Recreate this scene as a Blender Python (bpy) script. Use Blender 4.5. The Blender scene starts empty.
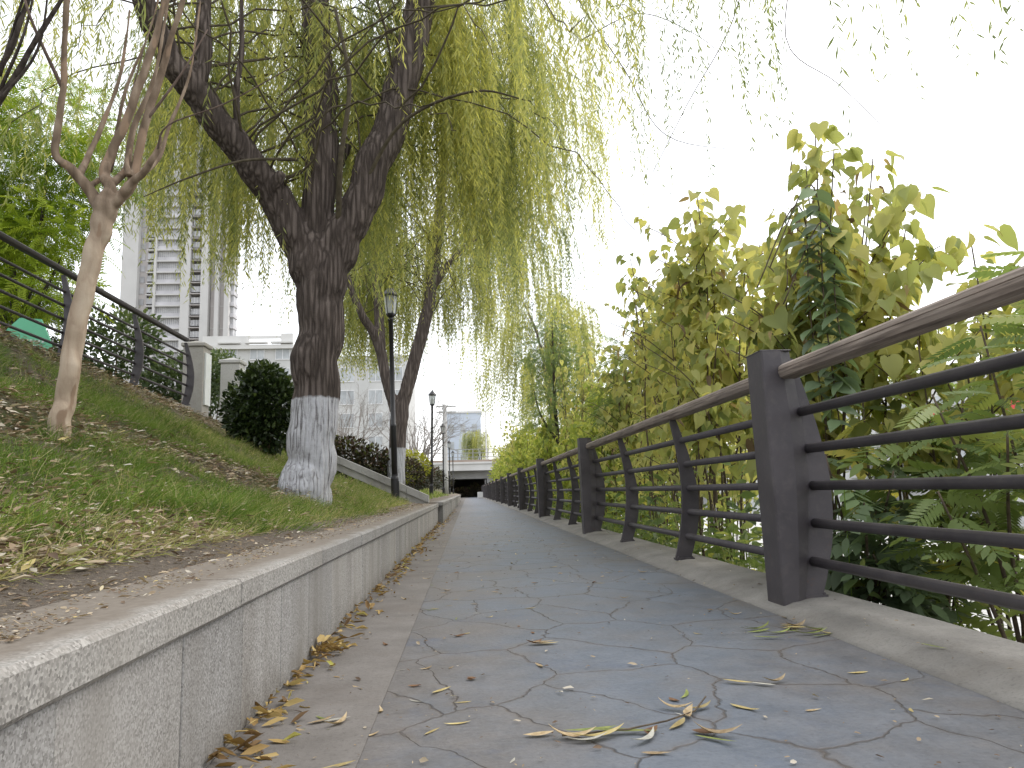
import bpy, math, random
import numpy as np
from mathutils import Vector, Matrix, noise as mnoise

PI = math.pi
R = math.radians
C = bpy.context.scene.collection
random.seed(7)


# ------------------------------------------------------------------ objects
def link(name, me, parent=None, mats=()):
    o = bpy.data.objects.new(name, me)
    C.objects.link(o)
    for m in mats:
        me.materials.append(m)
    if parent is not None:
        o.parent = parent
    return o


def tag(o, label, cat, group=None, kind=None):
    o['label'] = label
    o['category'] = cat
    if group:
        o['group'] = group
    if kind:
        o['kind'] = kind
    return o


def struct(o):
    o['kind'] = 'structure'
    return o


def thing(name, label, cat, loc=(0, 0, 0), group=None):
    o = bpy.data.objects.new(name, None)
    o.empty_display_size = .1
    C.objects.link(o)
    o.location = loc
    return tag(o, label, cat, group)


def dup(root, loc, rotz=0., scale=1., label=None, group=None):
    def rec(o, parent):
        c = o.copy()
        C.objects.link(c)
        if parent is not None:
            c.parent = parent
        for ch in o.children:
            rec(ch, c)
        return c
    r = rec(root, None)
    r.location = loc
    r.rotation_euler = (0, 0, rotz)
    r.scale = (scale,) * 3 if not hasattr(scale, '__len__') else scale
    if label:
        r['label'] = label
    if group:
        r['group'] = group
    return r


# ------------------------------------------------------------------ mesh builder
class MB:
    def __init__(s):
        s.v, s.f, s.m, s.u = [], [], [], []

    def add(s, vs, fs, mi=0, var=.5):
        b = len(s.v)
        s.v += [tuple(x) for x in vs]
        for f in fs:
            s.f.append([i + b for i in f])
            s.m.append(mi)
            s.u.append(var)

    def box(s, x0, x1, y0, y1, z0, z1, mi=0, var=.5, bev=0.):
        if bev <= 0:
            vs = [(x, y, z) for z in (z0, z1) for y in (y0, y1) for x in (x0, x1)]
            s.add(vs, [(0, 2, 3, 1), (4, 5, 7, 6), (0, 1, 5, 4), (2, 6, 7, 3), (0, 4, 6, 2), (1, 3, 7, 5)], mi, var)
            return
        b = bev
        xs, ys, zs = (x0, x1), (y0, y1), (z0, z1)
        sg = (1, -1)
        vs, idx = [], {}
        for i in (0, 1):
            for j in (0, 1):
                for k in (0, 1):
                    X, Y, Z = xs[i], ys[j], zs[k]
                    dx, dy, dz = sg[i] * b, sg[j] * b, sg[k] * b
                    idx[i, j, k, 'x'] = len(vs); vs.append((X, Y + dy, Z + dz))
                    idx[i, j, k, 'y'] = len(vs); vs.append((X + dx, Y, Z + dz))
                    idx[i, j, k, 'z'] = len(vs); vs.append((X + dx, Y + dy, Z))
        fs = []
        for i in (0, 1):
            fs.append([idx[i, j, k, 'x'] for j, k in ((0, 0), (1, 0), (1, 1), (0, 1))])
            fs.append([idx[j, i, k, 'y'] for j, k in ((0, 0), (1, 0), (1, 1), (0, 1))])
            fs.append([idx[j, k, i, 'z'] for j, k in ((0, 0), (1, 0), (1, 1), (0, 1))])
        for a in (0, 1):
            for c in (0, 1):
                fs.append([idx[a, c, 0, 'x'], idx[a, c, 0, 'y'], idx[a, c, 1, 'y'], idx[a, c, 1, 'x']])
                fs.append([idx[a, 0, c, 'x'], idx[a, 0, c, 'z'], idx[a, 1, c, 'z'], idx[a, 1, c, 'x']])
                fs.append([idx[0, a, c, 'y'], idx[0, a, c, 'z'], idx[1, a, c, 'z'], idx[1, a, c, 'y']])
                for k in (0, 1):
                    pass
        for i in (0, 1):
            for j in (0, 1):
                for k in (0, 1):
                    fs.append([idx[i, j, k, q] for q in 'xyz'])
        s.add(vs, fs, mi, var)

    def tube(s, pts, rad, n=8, mi=0, var=.5, cap=True, flat=1.):
        pts = [Vector(p) for p in pts]
        if not hasattr(rad, '__len__'):
            rad = [rad] * len(pts)
        b = len(s.v)
        ref = None
        for i, p in enumerate(pts):
            t = (pts[min(i + 1, len(pts) - 1)] - pts[max(i - 1, 0)]).normalized()
            if ref is None:
                ref = Vector((1, 0, 0)) if abs(t.x) < .8 else Vector((0, 1, 0))
            x = (ref - t * ref.dot(t)).normalized()
            ref = x
            y = t.cross(x)
            for k in range(n):
                a = 2 * PI * k / n
                s.v.append(tuple(p + x * math.cos(a) * rad[i] + y * math.sin(a) * rad[i] * flat))
        for i in range(len(pts) - 1):
            for k in range(n):
                k2 = (k + 1) % n
                s.f.append([b + i * n + k, b + i * n + k2, b + (i + 1) * n + k2, b + (i + 1) * n + k])
                s.m.append(mi); s.u.append(var)
        if cap:
            for c in ([b + k for k in range(n)][::-1], [b + (len(pts) - 1) * n + k for k in range(n)]):
                s.f.append(c); s.m.append(mi); s.u.append(var)

    def lathe(s, prof, n=16, at=(0, 0, 0), mi=0, rot=0.):
        b = len(s.v)
        for r, z in prof:
            for k in range(n):
                a = 2 * PI * k / n + rot
                s.v.append((at[0] + r * math.cos(a), at[1] + r * math.sin(a), at[2] + z))
        for i in range(len(prof) - 1):
            for k in range(n):
                k2 = (k + 1) % n
                s.f.append([b + i * n + k, b + i * n + k2, b + (i + 1) * n + k2, b + (i + 1) * n + k])
                s.m.append(mi); s.u.append(.5)
        for c in ([b + k for k in range(n)][::-1], [b + (len(prof) - 1) * n + k for k in range(n)]):
            s.f.append(c); s.m.append(mi); s.u.append(.5)

    def extrude_y(s, poly, y0, y1, mi=0):
        """poly: list of (x, z), counter-clockwise seen from -y"""
        n = len(poly)
        vs = [(x, y0, z) for x, z in poly] + [(x, y1, z) for x, z in poly]
        fs = [list(range(n)), list(range(2 * n - 1, n - 1, -1))]
        fs += [[i, i + n, (i + 1) % n + n, (i + 1) % n] for i in range(n)]
        s.add(vs, fs, mi)

    def mesh(s, name, smooth=False):
        me = bpy.data.meshes.new(name)
        me.from_pydata(s.v, [], s.f)
        me.polygons.foreach_set('material_index', s.m)
        a = me.attributes.new('var', 'FLOAT', 'FACE')
        a.data.foreach_set('value', s.u)
        if smooth:
            me.polygons.foreach_set('use_smooth', [True] * len(s.f))
        me.update()
        return me

    def build(s, name, mats, parent=None, smooth=False, loc=None):
        o = link(name, s.mesh(name, smooth), parent, mats if isinstance(mats, (list, tuple)) else [mats])
        if loc:
            o.location = loc
        return o


# ------------------------------------------------------------------ leaf instancing with numpy
def norm(a):
    return a / np.maximum(np.linalg.norm(a, axis=-1, keepdims=True), 1e-9)


def frames(U, roll):
    U = norm(U)
    up = np.tile(np.array([0, 0, 1.]), (len(U), 1))
    bad = np.abs(U[:, 2]) > .97
    up[bad] = (1, 0, 0)
    V = norm(np.cross(up, U))
    W = np.cross(U, V)
    c, s = np.cos(roll)[:, None], np.sin(roll)[:, None]
    return U, V * c + W * s, W * c - V * s


class Leaves:
    """many copies of small templates gathered in one mesh"""
    def __init__(s):
        s.V, s.L, s.S, s.u, s.n = [], [], [], [], 0

    def add(s, tv, tf, O, U, V, W, scale, var):
        tv = np.asarray(tv, float)
        N, k = len(O), len(tv)
        if N == 0:
            return
        sc = np.asarray(scale, float)
        if sc.ndim == 1:
            sc = np.stack([sc] * 3, 1)
        X = (O[:, None, :] + tv[None, :, 0, None] * (U * sc[:, :1])[:, None, :]
             + tv[None, :, 1, None] * (V * sc[:, 1:2])[:, None, :] + tv[None, :, 2, None] * (W * sc[:, 2:3])[:, None, :])
        flat = np.concatenate([np.array(f) for f in tf])
        sizes = np.array([len(f) for f in tf])
        s.V.append(X.reshape(-1, 3))
        s.L.append((flat[None, :] + (np.arange(N) * k)[:, None] + s.n).ravel())
        s.S.append(np.tile(sizes, N))
        s.u.append(np.repeat(var, len(tf)))
        s.n += N * k

    def strips(s, P0, P1, w, var, rng):
        """thin straight quads from P0 to P1 (twigs, petioles)"""
        D = P1 - P0
        U, V, W = frames(D, rng.uniform(0, PI, len(D)))
        L = np.linalg.norm(D, axis=1)
        sc = np.stack([L, np.broadcast_to(w, L.shape), L], 1)
        s.add([(0, -.5, 0), (1, -.5, 0), (1, .5, 0), (0, .5, 0)], [(0, 1, 2, 3)], P0, U, V, W, sc, var)

    def build(s, name, mat, parent=None, smooth=False):
        V = np.concatenate(s.V); L = np.concatenate(s.L); S = np.concatenate(s.S); u = np.concatenate(s.u)
        me = bpy.data.meshes.new(name)
        me.vertices.add(len(V)); me.vertices.foreach_set('co', V.astype(np.float32).ravel())
        me.loops.add(len(L)); me.loops.foreach_set('vertex_index', L.astype(np.int32))
        me.polygons.add(len(S))
        st = np.concatenate([[0], np.cumsum(S)[:-1]])
        me.polygons.foreach_set('loop_start', st.astype(np.int32))
        a = me.attributes.new('var', 'FLOAT', 'FACE')
        a.data.foreach_set('value', u.astype(np.float32))
        if smooth:
            me.polygons.foreach_set('use_smooth', [True] * len(S))
        me.update(calc_edges=True)
        me.validate()
        return link(name, me, parent, [mat])


T_NARROW = ([(0, 0, 0), (.45, .5, .0), (1, 0, 0), (.45, -.5, .0)], [(0, 1, 2, 3)])
T_BLADE = ([(0, -.5, 0), (0, .5, 0), (.55, .4, .0), (.55, -.4, 0), (1, 0, -.25)], [(0, 1, 2, 3), (3, 2, 4)])
_hv = [(0, 0, 0), (.33, 0, -.01), (.68, 0, -.05), (1.04, 0, -.17)]
_hl = [(-.13, .14, .04), (-.06, .34, .10), (.18, .45, .14), (.48, .38, .08), (.78, .17, -.02)]
T_HEART = (_hv + _hl + [(a, -b, c * .8 - .01) for a, b, c in _hl] + [(-.45, -.012, .03), (-.45, .012, .03), (0, .012, 0), (0, -.012, 0)],
           [(0, 6, 5, 4), (0, 1, 7, 6), (1, 2, 8, 7), (2, 3, 8), (0, 9, 10, 11), (0, 11, 12, 1), (1, 12, 13, 2), (2, 13, 3), (14, 17, 16, 15)])
_ol = [(.12, .20, .04), (.45, .27, .06), (.8, .12, .0)]
T_OVATE = ([(0, 0, 0), (.4, 0, -.01), (.78, 0, -.05), (1, 0, -.1)] + _ol + [(a, -b, c) for a, b, c in _ol],
           [(0, 1, 5, 4), (1, 2, 6, 5), (2, 3, 6), (0, 7, 8, 1), (1, 8, 9, 2), (2, 9, 3)])


def t_frond(pairs, ll, lw, droop=.25, ang=62):
    """a feather-shaped compound leaf, length 1 along u"""
    vs, fs = [], []
    def leaflet(p, d, n):
        b = len(vs)
        d = np.array(d); d = d / np.linalg.norm(d)
        sd = np.cross(n, d)
        p = np.array(p)
        dz = np.array([0, 0, -.10 * ll])
        vs.extend([tuple(p), tuple(p + d * ll * .25 + sd * lw * .85), tuple(p + d * ll * .62 + sd * lw * .8 + dz * .4), tuple(p + d * ll + dz), tuple(p + d * ll * .62 - sd * lw * .8 + dz * .4), tuple(p + d * ll * .25 - sd * lw * .85)])
        fs.append((b, b + 1, b + 2, b + 3, b + 4, b + 5))
    N = np.array([0, 0, 1.])
    for i in range(pairs):
        t = .18 + .78 * i / pairs
        z = -droop * t * t
        a = R(ang - 15 * t)
        k = 1 - .35 * abs(t - .45)
        for sg in (1, -1):
            leaflet((t, 0, z), (math.cos(a), sg * math.sin(a), -.15 - .3 * k * .4), N)
    leaflet((1, 0, -droop), (1, 0, -2 * droop), N)
    b = len(vs)
    for t in (0, .5, 1.):
        vs.extend([(t, -.006, -droop * t * t), (t, .006, -droop * t * t)])
    fs.append((b, b + 2, b + 3, b + 1)); fs.append((b + 2, b + 4, b + 5, b + 3))
    return vs, fs


T_FROND = t_frond(8, .24, .056)
T_FROND_BIG = t_frond(5, .36, .10, .35)
T_FROND_FINE = t_frond(8, .22, .032, .3)


# ------------------------------------------------------------------ materials
def newmat(name):
    m = bpy.data.materials.new(name)
    m.use_nodes = True
    m.node_tree.nodes.clear()
    return m, m.node_tree.nodes, m.node_tree.links


class G:
    """tiny node graph writer"""
    def __init__(s, name):
        s.m, s.n, s.l = newmat(name)
        s.out = s.n.new('ShaderNodeOutputMaterial')

    def put(s, sock, v):
        if hasattr(v, 'is_output') or isinstance(v, bpy.types.NodeSocket):
            s.l.new(v, sock)
        elif v is not None:
            if isinstance(v, (tuple, list)) and len(v) == 3 and sock.type == 'RGBA':
                v = (*v, 1)
            sock.default_value = v

    def node(s, t, ins=None, **kw):
        n = s.n.new(t)
        for k, v in kw.items():
            setattr(n, k, v)
        for k, v in (ins or {}).items():
            s.put(n.inputs[k], v)
        return n

    def pos(s):
        return s.node('ShaderNodeNewGeometry').outputs['Position']

    def obj(s):
        return s.node('ShaderNodeTexCoord').outputs['Object']

    def scale(s, vec, sc):
        return s.node('ShaderNodeVectorMath', {0: vec, 1: sc}, operation='MULTIPLY').outputs[0]

    def noise(s, vec, sc, detail=4, rough=.55, dist=0.):
        return s.node('ShaderNodeTexNoise', {'Vector': vec, 'Scale': sc, 'Detail': detail, 'Roughness': rough, 'Distortion': dist}).outputs['Fac']

    def vor(s, vec, sc, feature='F1', out='Distance', rnd=1., dim='3D'):
        return s.node('ShaderNodeTexVoronoi', {'Vector': vec, 'Scale': sc, 'Randomness': rnd}, feature=feature, voronoi_dimensions=dim).outputs[out]

    def ramp(s, fac, stops, interp='LINEAR'):
        n = s.node('ShaderNodeValToRGB', {'Fac': fac})
        cr = n.color_ramp
        cr.interpolation = interp
        while len(cr.elements) < len(stops):
            cr.elements.new(.5)
        for e, (p, c) in zip(cr.elements, stops):
            e.position = p
            e.color = (*c, 1) if len(c) == 3 else c
        return n.outputs['Color']

    def fr(s, fac, a, b, lo=0., hi=1.):
        return s.node('ShaderNodeMapRange', {'Value': fac, 'From Min': a, 'From Max': b, 'To Min': lo, 'To Max': hi}).outputs[0]

    def math(s, op, a, b=0.):
        return s.node('ShaderNodeMath', {0: a, 1: b}, operation=op).outputs[0]

    def mix(s, f, a, b, mode='MIX'):
        n = s.node('ShaderNodeMix', data_type='RGBA', blend_type=mode)
        s.put(n.inputs[0], f); s.put(n.inputs[6], a); s.put(n.inputs[7], b)
        return n.outputs[2]

    def sep(s, v):
        return s.node('ShaderNodeSeparateXYZ', {0: v}).outputs

    def comb(s, x, y, z):
        return s.node('ShaderNodeCombineXYZ', {0: x, 1: y, 2: z}).outputs[0]

    def attr(s, name='var'):
        return s.node('ShaderNodeAttribute', attribute_name=name).outputs['Fac']

    def bump(s, h, strength=.5, dist=.01, normal=None):
        return s.node('ShaderNodeBump', {'Height': h, 'Strength': strength, 'Distance': dist, **({'Normal': normal} if normal else {})}).outputs[0]

    def surf(s, col, rough=.8, normal=None, spec=.5, metal=0.):
        p = s.node('ShaderNodeBsdfPrincipled', {'Base Color': col, 'Roughness': rough, 'Specular IOR Level': spec, 'Metallic': metal})
        if normal is not None:
            s.put(p.inputs['Normal'], normal)
        s.l.new(p.outputs[0], s.out.inputs[0])
        return s.m

    def leafy(s, col, trans=.45, rough=.55, spec=.25, tint=(1.03, 1.03, .72)):
        d = s.node('ShaderNodeBsdfPrincipled', {'Base Color': col, 'Roughness': rough, 'Specular IOR Level': spec})
        tc = s.mix(1., col, tint, 'MULTIPLY')
        t = s.node('ShaderNodeBsdfTranslucent', {'Color': tc})
        mx = s.node('ShaderNodeMixShader', {0: trans, 1: d.outputs[0], 2: t.outputs[0]})
        s.l.new(mx.outputs[0], s.out.inputs[0])
        return s.m


def plain(name, col, rough=.6, spec=.4, var=.25, sc=6., bump=0., metal=0.):
    g = G(name)
    n = g.noise(g.obj(), sc, 5)
    c = g.mix(g.fr(n, .3, .7), tuple(x * (1 - var) for x in col), tuple(min(1, x * (1 + var)) for x in col))
    return g.surf(c, rough, g.bump(n, bump, .02) if bump else None, spec, metal)


def leafmat(name, stops, trans=.45, rough=.55, spec=.25, k=1.):
    g = G(name)
    stops = [(p, tuple(min(.72, x * k) for x in c)) for p, c in stops]
    return g.leafy(g.ramp(g.attr(), stops), trans, rough, spec)


M = {}
# foliage
M['willow_leaf'] = leafmat('willow_leaf', [(0, (.13, .165, .075)), (.35, (.27, .30, .12)), (.7, (.45, .43, .14)), (1, (.64, .55, .17))], .6, k=1.28)
M['willow_grey'] = leafmat('willow_grey', [(0, (.10, .13, .05)), (.5, (.18, .20, .08)), (1, (.30, .28, .12))], .4)
M['mulberry_leaf'] = leafmat('mulberry_leaf', [(0, (.13, .175, .065)), (.4, (.30, .325, .115)), (.86, (.52, .475, .17)), (.93, (.36, .27, .13)), (1, (.12, .08, .06))], .56, .5, .3, 1.28)
M['shrub_leaf'] = leafmat('shrub_leaf', [(0, (.12, .18, .035)), (.5, (.31, .36, .075)), (1, (.54, .52, .13))], .5, .6, .2, 1.15)
M['vine_leaf'] = leafmat('vine_leaf', [(0, (.075, .10, .062)), (.6, (.115, .16, .085)), (1, (.17, .235, .11))], .4, .38, .5, 1.45)
M['frond_leaf'] = leafmat('frond_leaf', [(0, (.07, .11, .04)), (.55, (.17, .22, .07)), (.85, (.31, .33, .10)), (1, (.52, .43, .11))], .52, .45, .4, 1.5)
M['locust_leaf'] = leafmat('locust_leaf', [(0, (.10, .16, .012)), (.5, (.22, .32, .03)), (1, (.42, .50, .06))], .5)
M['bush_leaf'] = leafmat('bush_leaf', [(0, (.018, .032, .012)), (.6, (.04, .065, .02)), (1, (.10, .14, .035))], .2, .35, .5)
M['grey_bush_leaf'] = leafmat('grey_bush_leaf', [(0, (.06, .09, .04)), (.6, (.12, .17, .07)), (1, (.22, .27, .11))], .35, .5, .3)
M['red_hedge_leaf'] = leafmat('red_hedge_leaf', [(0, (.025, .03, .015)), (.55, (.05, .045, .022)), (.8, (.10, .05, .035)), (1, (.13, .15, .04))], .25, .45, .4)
M['golden_leaf'] = leafmat('golden_leaf', [(0, (.16, .19, .02)), (1, (.5, .48, .06))], .4)
M['grass'] = leafmat('grass', [(0, (.055, .10, .014)), (.6, (.15, .235, .04)), (.85, (.27, .32, .08)), (.93, (.40, .35, .17)), (1, (.50, .43, .26))], .42, .6, .2, 1.12)
M['litter'] = leafmat('litter', [(0, (.07, .045, .03)), (.25, (.18, .125, .085)), (.5, (.32, .24, .155)), (.75, (.46, .38, .27)), (.9, (.58, .54, .46)), (1, (.5, .38, .07))], .15, .7, .2)
M['gutter'] = leafmat('gutter', [(0, (.06, .035, .02)), (.3, (.20, .12, .05)), (.6, (.40, .27, .10)), (.85, (.55, .42, .18)), (1, (.42, .42, .08))], .2, .65, .25)
M['flower'] = leafmat('flower', [(0, (.10, .14, .05)), (.5, (.14, .2, .06)), (.55, (.6, .08, .3)), (1, (.75, .25, .5))], .3)


def bark(name, cols, white_z=None, stretch=(1, 1, .085), sc=26., strength=1., patch=False):
    g = G(name)
    P = g.pos()
    q = g.scale(P, stretch)
    n1 = g.noise(q, sc, 6, .6, .6)
    v = g.vor(q, sc * .9, 'DISTANCE_TO_EDGE')
    h = g.math('ADD', g.math('MULTIPLY', g.fr(v, 0, .3), .35), g.math('ADD', g.math('MULTIPLY', n1, .75), g.math('MULTIPLY', g.noise(P, 90, 4, .7), .22)))
    c = g.ramp(h, [(.25, cols[0]), (.6, cols[1]), (.95, cols[2])])
    big = g.noise(P, 1.7, 3)
    c = g.mix(g.fr(big, .35, .7, 0, .35), c, tuple(x * .55 for x in cols[1]))
    rough = .9
    if patch:
        c = g.mix(g.fr(g.sep(P)[2], 2.02, 2.34), c, g.ramp(h, [(.25, (.10, .072, .05)), (.7, (.21, .155, .11)), (.95, (.32, .25, .185))]))
    if patch:
        pv = g.noise(g.scale(P, (1, 1, .35)), 9, 3, .5)
        c = g.mix(g.fr(pv, .56, .60), c, cols[3])
    if white_z is not None:
        z = g.sep(P)[2]
        edge = g.math('ADD', z, g.math('MULTIPLY', g.math('SUBTRACT', g.noise(P, 14, 3), .5), .06))
        w = g.fr(edge, white_z - .012, white_z + .012, 1, 0)
        wear = g.fr(h, .38, .60, .12, 1)
        wc = g.mix(g.noise(P, 30, 4), (.40, .40, .42), (.60, .60, .62))
        c = g.mix(g.math('MULTIPLY', w, wear), c, wc)
    return g.surf(c, rough, g.bump(h, strength, .03), .2)


M['bark_one'] = bark('bark_one', [(.018, .014, .012), (.075, .059, .050), (.19, .155, .135)], 1.41)
M['bark_two'] = bark('bark_two', [(.03, .023, .021), (.105, .084, .075), (.22, .18, .16)], 1.50)
M['bark_dark'] = bark('bark_dark', [(.02, .016, .014), (.06, .048, .04), (.12, .1, .085)], None, (1, 1, .14), 26)
M['bark_limb'] = bark('bark_limb', [(.02, .016, .014), (.065, .052, .044), (.15, .122, .105)], None, (1, 1, .25), 18)
M['bark_myrtle'] = bark('bark_myrtle', [(.30, .22, .16), (.43, .34, .25), (.52, .43, .33), (.27, .19, .13)], None, (1, 1, .3), 14, .3, True)
M['bark_myrtle_dark'] = bark('bark_myrtle_dark', [(.08, .055, .045), (.15, .11, .09), (.25, .19, .15)], None, (1, 1, .3), 14, .3)
M['withy'] = plain('withy', (.075, .062, .04), .8, .2, .35, 20)
M['stem'] = plain('stem', (.11, .085, .06), .8, .2, .4, 30)
M['twig_grey'] = plain('twig_grey', (.30, .27, .25), .9, .1, .3, 20)

# paint, metal, stone
M['black_metal'] = plain('black_metal', (.020, .019, .022), .45, .5, .25, 8)


def rail_paint():
    g = G('rail_paint')
    P = g.pos()
    n = g.noise(P, 5, 4)
    fine = g.noise(P, 60, 3)
    c = g.mix(g.fr(n, .3, .7), (.048, .042, .047), (.082, .073, .078))
    dust = g.math('MULTIPLY', g.fr(g.noise(P, 22, 5, .7), .5, .72), .28)
    c = g.mix(dust, c, (.13, .115, .105))
    rust = g.math('MULTIPLY', g.fr(g.noise(P, 13, 6, .75), .62, .72), g.fr(g.sep(P)[2], .55, .05))
    c = g.mix(g.math('MULTIPLY', rust, .7), c, (.13, .065, .035))
    return g.surf(c, g.fr(n, .3, .7, .42, .62), g.bump(fine, .12, .004), .4)


M['rail_paint'] = rail_paint()


def wood():
    g = G('handrail_wood')
    P = g.pos()
    q = g.scale(P, (1, .05, 1))
    n = g.noise(q, 60, 5, .6, .3)
    big = g.noise(P, 3, 3)
    c = g.ramp(n, [(.30, (.11, .086, .073)), (.5, (.27, .22, .185)), (.72, (.40, .34, .29))])
    c = g.mix(g.fr(big, .4, .75, 0, .55), c, (.21, .185, .165))
    return g.surf(c, .78, g.bump(n, .4, .004), .2)


M['handrail_wood'] = wood()


def granite(name, a, b, stain=.4, fine=160., dirty=False):
    g = G(name)
    P = g.pos()
    s1 = g.vor(P, fine, 'F1', 'Color')
    sp = g.node('ShaderNodeSeparateColor', {0: s1}).outputs[0]
    c = g.ramp(sp, [(.0, tuple(x * .62 for x in a)), (.22, a), (.7, b), (1, tuple(min(.8, x * 1.25) for x in b))])
    q = g.scale(P, (1, 1, .10))
    st = g.noise(q, 7, 6, .65)
    c = g.mix(g.fr(st, .42, .66, 0, stain), c, (.13, .115, .095))
    bl = g.noise(P, 2.2, 4)
    c = g.mix(g.fr(bl, .45, .7, 0, .5), c, (.335, .32, .295))
    tone = g.attr()
    c = g.mix(1., c, g.ramp(tone, [(0, (.88, .88, .88)), (1, (1.06, 1.04, 1.01))]), 'MULTIPLY')
    z = g.sep(P)[2]
    foot = g.math('MULTIPLY', g.fr(z, .0, .10, 1, 0), g.fr(g.noise(P, 9, 4), .3, .6))
    c = g.mix(g.math('MULTIPLY', foot, .55), c, (.10, .085, .065))
    if dirty:
        X = g.sep(P)
        up = g.math('ADD', X[0], g.math('MULTIPLY', g.noise(P, 6, 5, .7), .16))
        dm = g.math('MULTIPLY', g.fr(up, -.505, -.445, 1, .15), g.fr(X[2], .345, .358))
        c = g.mix(dm, c, g.mix(g.noise(P, 60, 3), (.12, .10, .08), (.24, .21, .175)))
    return g.surf(c, .85, g.bump(sp, .25, .003, g.bump(st, .15, .01)), .25)


M['granite'] = granite('granite', (.28, .273, .262), (.385, .379, .368), .45, 260.)
M['granite_cope'] = granite('granite_cope', (.26, .255, .242), (.37, .362, .345), .3, 240., True)


def concrete(name, a, b, sc=3., dirt=(.12, .10, .08), dirtf=.5, fine=90.):
    g = G(name)
    P = g.pos()
    n = g.noise(P, sc, 8, .65)
    f = g.noise(P, fine, 3, .7)
    c = g.mix(g.fr(n, .32, .68), a, b)
    c = g.mix(g.fr(f, .52, .75, 0, .45), c, tuple(x * .45 for x in a))
    d = g.noise(P, sc * .45, 6, .7)
    c = g.mix(g.fr(d, .5, .72, 0, dirtf), c, dirt)
    return g.surf(c, .9, g.bump(g.math('ADD', f, g.math('MULTIPLY', n, 2.)), .35, .006), .2)


M['kerb'] = concrete('kerb', (.19, .18, .165), (.30, .285, .26))
M['gutter_concrete'] = concrete('gutter_concrete', (.15, .138, .126), (.215, .20, .185), 4, (.14, .115, .095), .4)
M['edging'] = concrete('edging', (.33, .32, .30), (.46, .45, .43), 3, (.14, .12, .1), .4)
M['pillar'] = concrete('pillar', (.34, .32, .29), (.43, .41, .375), 2.5, (.2, .18, .155), .4, 40)
M['pale_pillar'] = concrete('pale_pillar', (.50, .49, .47), (.60, .59, .56), 2.5, (.3, .28, .25), .3, 40)


def paving():
    g = G('stamped_paving')
    P = g.pos()
    w = g.node('ShaderNodeTexNoise', {'Vector': P, 'Scale': 2.6, 'Detail': 4, 'Roughness': .6}).outputs['Color']
    off = g.node('ShaderNodeVectorMath', {0: w, 1: (.5, .5, .5)}, operation='SUBTRACT').outputs[0]
    off = g.scale(off, (.20, .20, 0))
    q = g.node('ShaderNodeVectorMath', {0: P, 1: off}, operation='ADD').outputs[0]
    q = g.scale(q, (1., .80, 0))
    e = g.vor(q, 2.75, 'DISTANCE_TO_EDGE', 'Distance', .9, '2D')
    cell = g.node('ShaderNodeSeparateColor', {0: g.vor(q, 2.75, 'F1', 'Color', .9, '2D')}).outputs
    wn = g.noise(P, 3.3, 5, .7)
    width = g.fr(wn, .35, .7, .006, .023)
    joint = g.math('SUBTRACT', 1., g.node('ShaderNodeMapRange', {'Value': e, 'From Min': 0., 'From Max': width}).outputs[0])
    joint = g.math('MULTIPLY', joint, g.fr(g.noise(P, 1.7, 3), .30, .5, .45, 1.))
    n = g.noise(P, 1.5, 7, .65)
    n2 = g.noise(P, 7, 6, .7)
    f = g.noise(P, 70, 4, .75)
    blue = g.mix(g.fr(n2, .3, .7), (.082, .101, .132), (.152, .170, .198))
    blue = g.mix(g.fr(cell[0], 0, 1, 0, .5), blue, (.128, .142, .162))
    sx = g.sep(P)
    side = g.math('ADD', g.fr(sx[0], -.25, .40, .28, 0), g.fr(sx[0], .85, 1.3, 0, .16))
    br = g.fr(g.math('ADD', g.math('ADD', n, side), g.math('MULTIPLY', cell[1], .10)), .50, .80, 0, .85)
    c = g.mix(br, blue, g.mix(g.fr(n2, .3, .7), (.105, .092, .082), (.165, .148, .133)))
    vivid = g.math('MULTIPLY', g.fr(g.noise(P, 2.3, 5, .7), .56, .72), .55)
    c = g.mix(vivid, c, (.060, .085, .140))
    c = g.mix(g.fr(f, .50, .78, 0, .40), c, (.21, .21, .215))
    c = g.mix(g.fr(f, .48, .25, 0, .6), c, (.07, .07, .075))
    c = g.mix(g.math('MULTIPLY', joint, .8), c, (.062, .050, .040))
    halo = g.math('MULTIPLY', g.fr(e, 0., .07, 1, 0), g.fr(g.noise(P, 5, 4), .4, .65, 0, .45))
    c = g.mix(halo, c, (.13, .105, .085))
    h = g.math('SUBTRACT', g.math('ADD', g.math('MULTIPLY', n2, .55), g.math('MULTIPLY', f, .16)), g.math('MULTIPLY', joint, .9))
    return g.surf(c, g.fr(n2, .3, .7, .50, .72), g.bump(h, .6, .012), .38)


M['paving'] = paving()


def soil():
    g = G('bank_soil')
    P = g.pos()
    n = g.noise(P, 2.2, 7, .65)
    f = g.noise(P, 45, 5, .7)
    f2 = g.noise(P, 130, 4, .75)
    c = g.mix(g.fr(f, .3, .7), (.075, .056, .042), (.215, .172, .132))
    c = g.mix(g.fr(f2, .5, .7, 0, .6), c, (.30, .255, .205))
    c = g.mix(g.fr(f2, .45, .3, 0, .6), c, (.045, .035, .027))
    sx = g.sep(P)
    ledge = g.fr(sx[0], -1.75, -1.05, 0, 1)
    c = g.mix(g.math('MULTIPLY', ledge, .85), c, g.mix(g.fr(f, .3, .7), (.135, .112, .09), (.29, .25, .205)))
    gr = g.math('MULTIPLY', g.fr(n, .44, .58), g.fr(sx[0], -1.0, -1.3, 0, .75))
    c = g.mix(gr, c, g.mix(f, (.045, .075, .015), (.11, .15, .035)))
    return g.surf(c, .95, g.bump(g.math('ADD', f, f2), 1., .02), .1)


M['soil'] = soil()
M['dark_soil'] = plain('dark_soil', (.07, .055, .04), .95, .1, .5, 6, .5)


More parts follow.
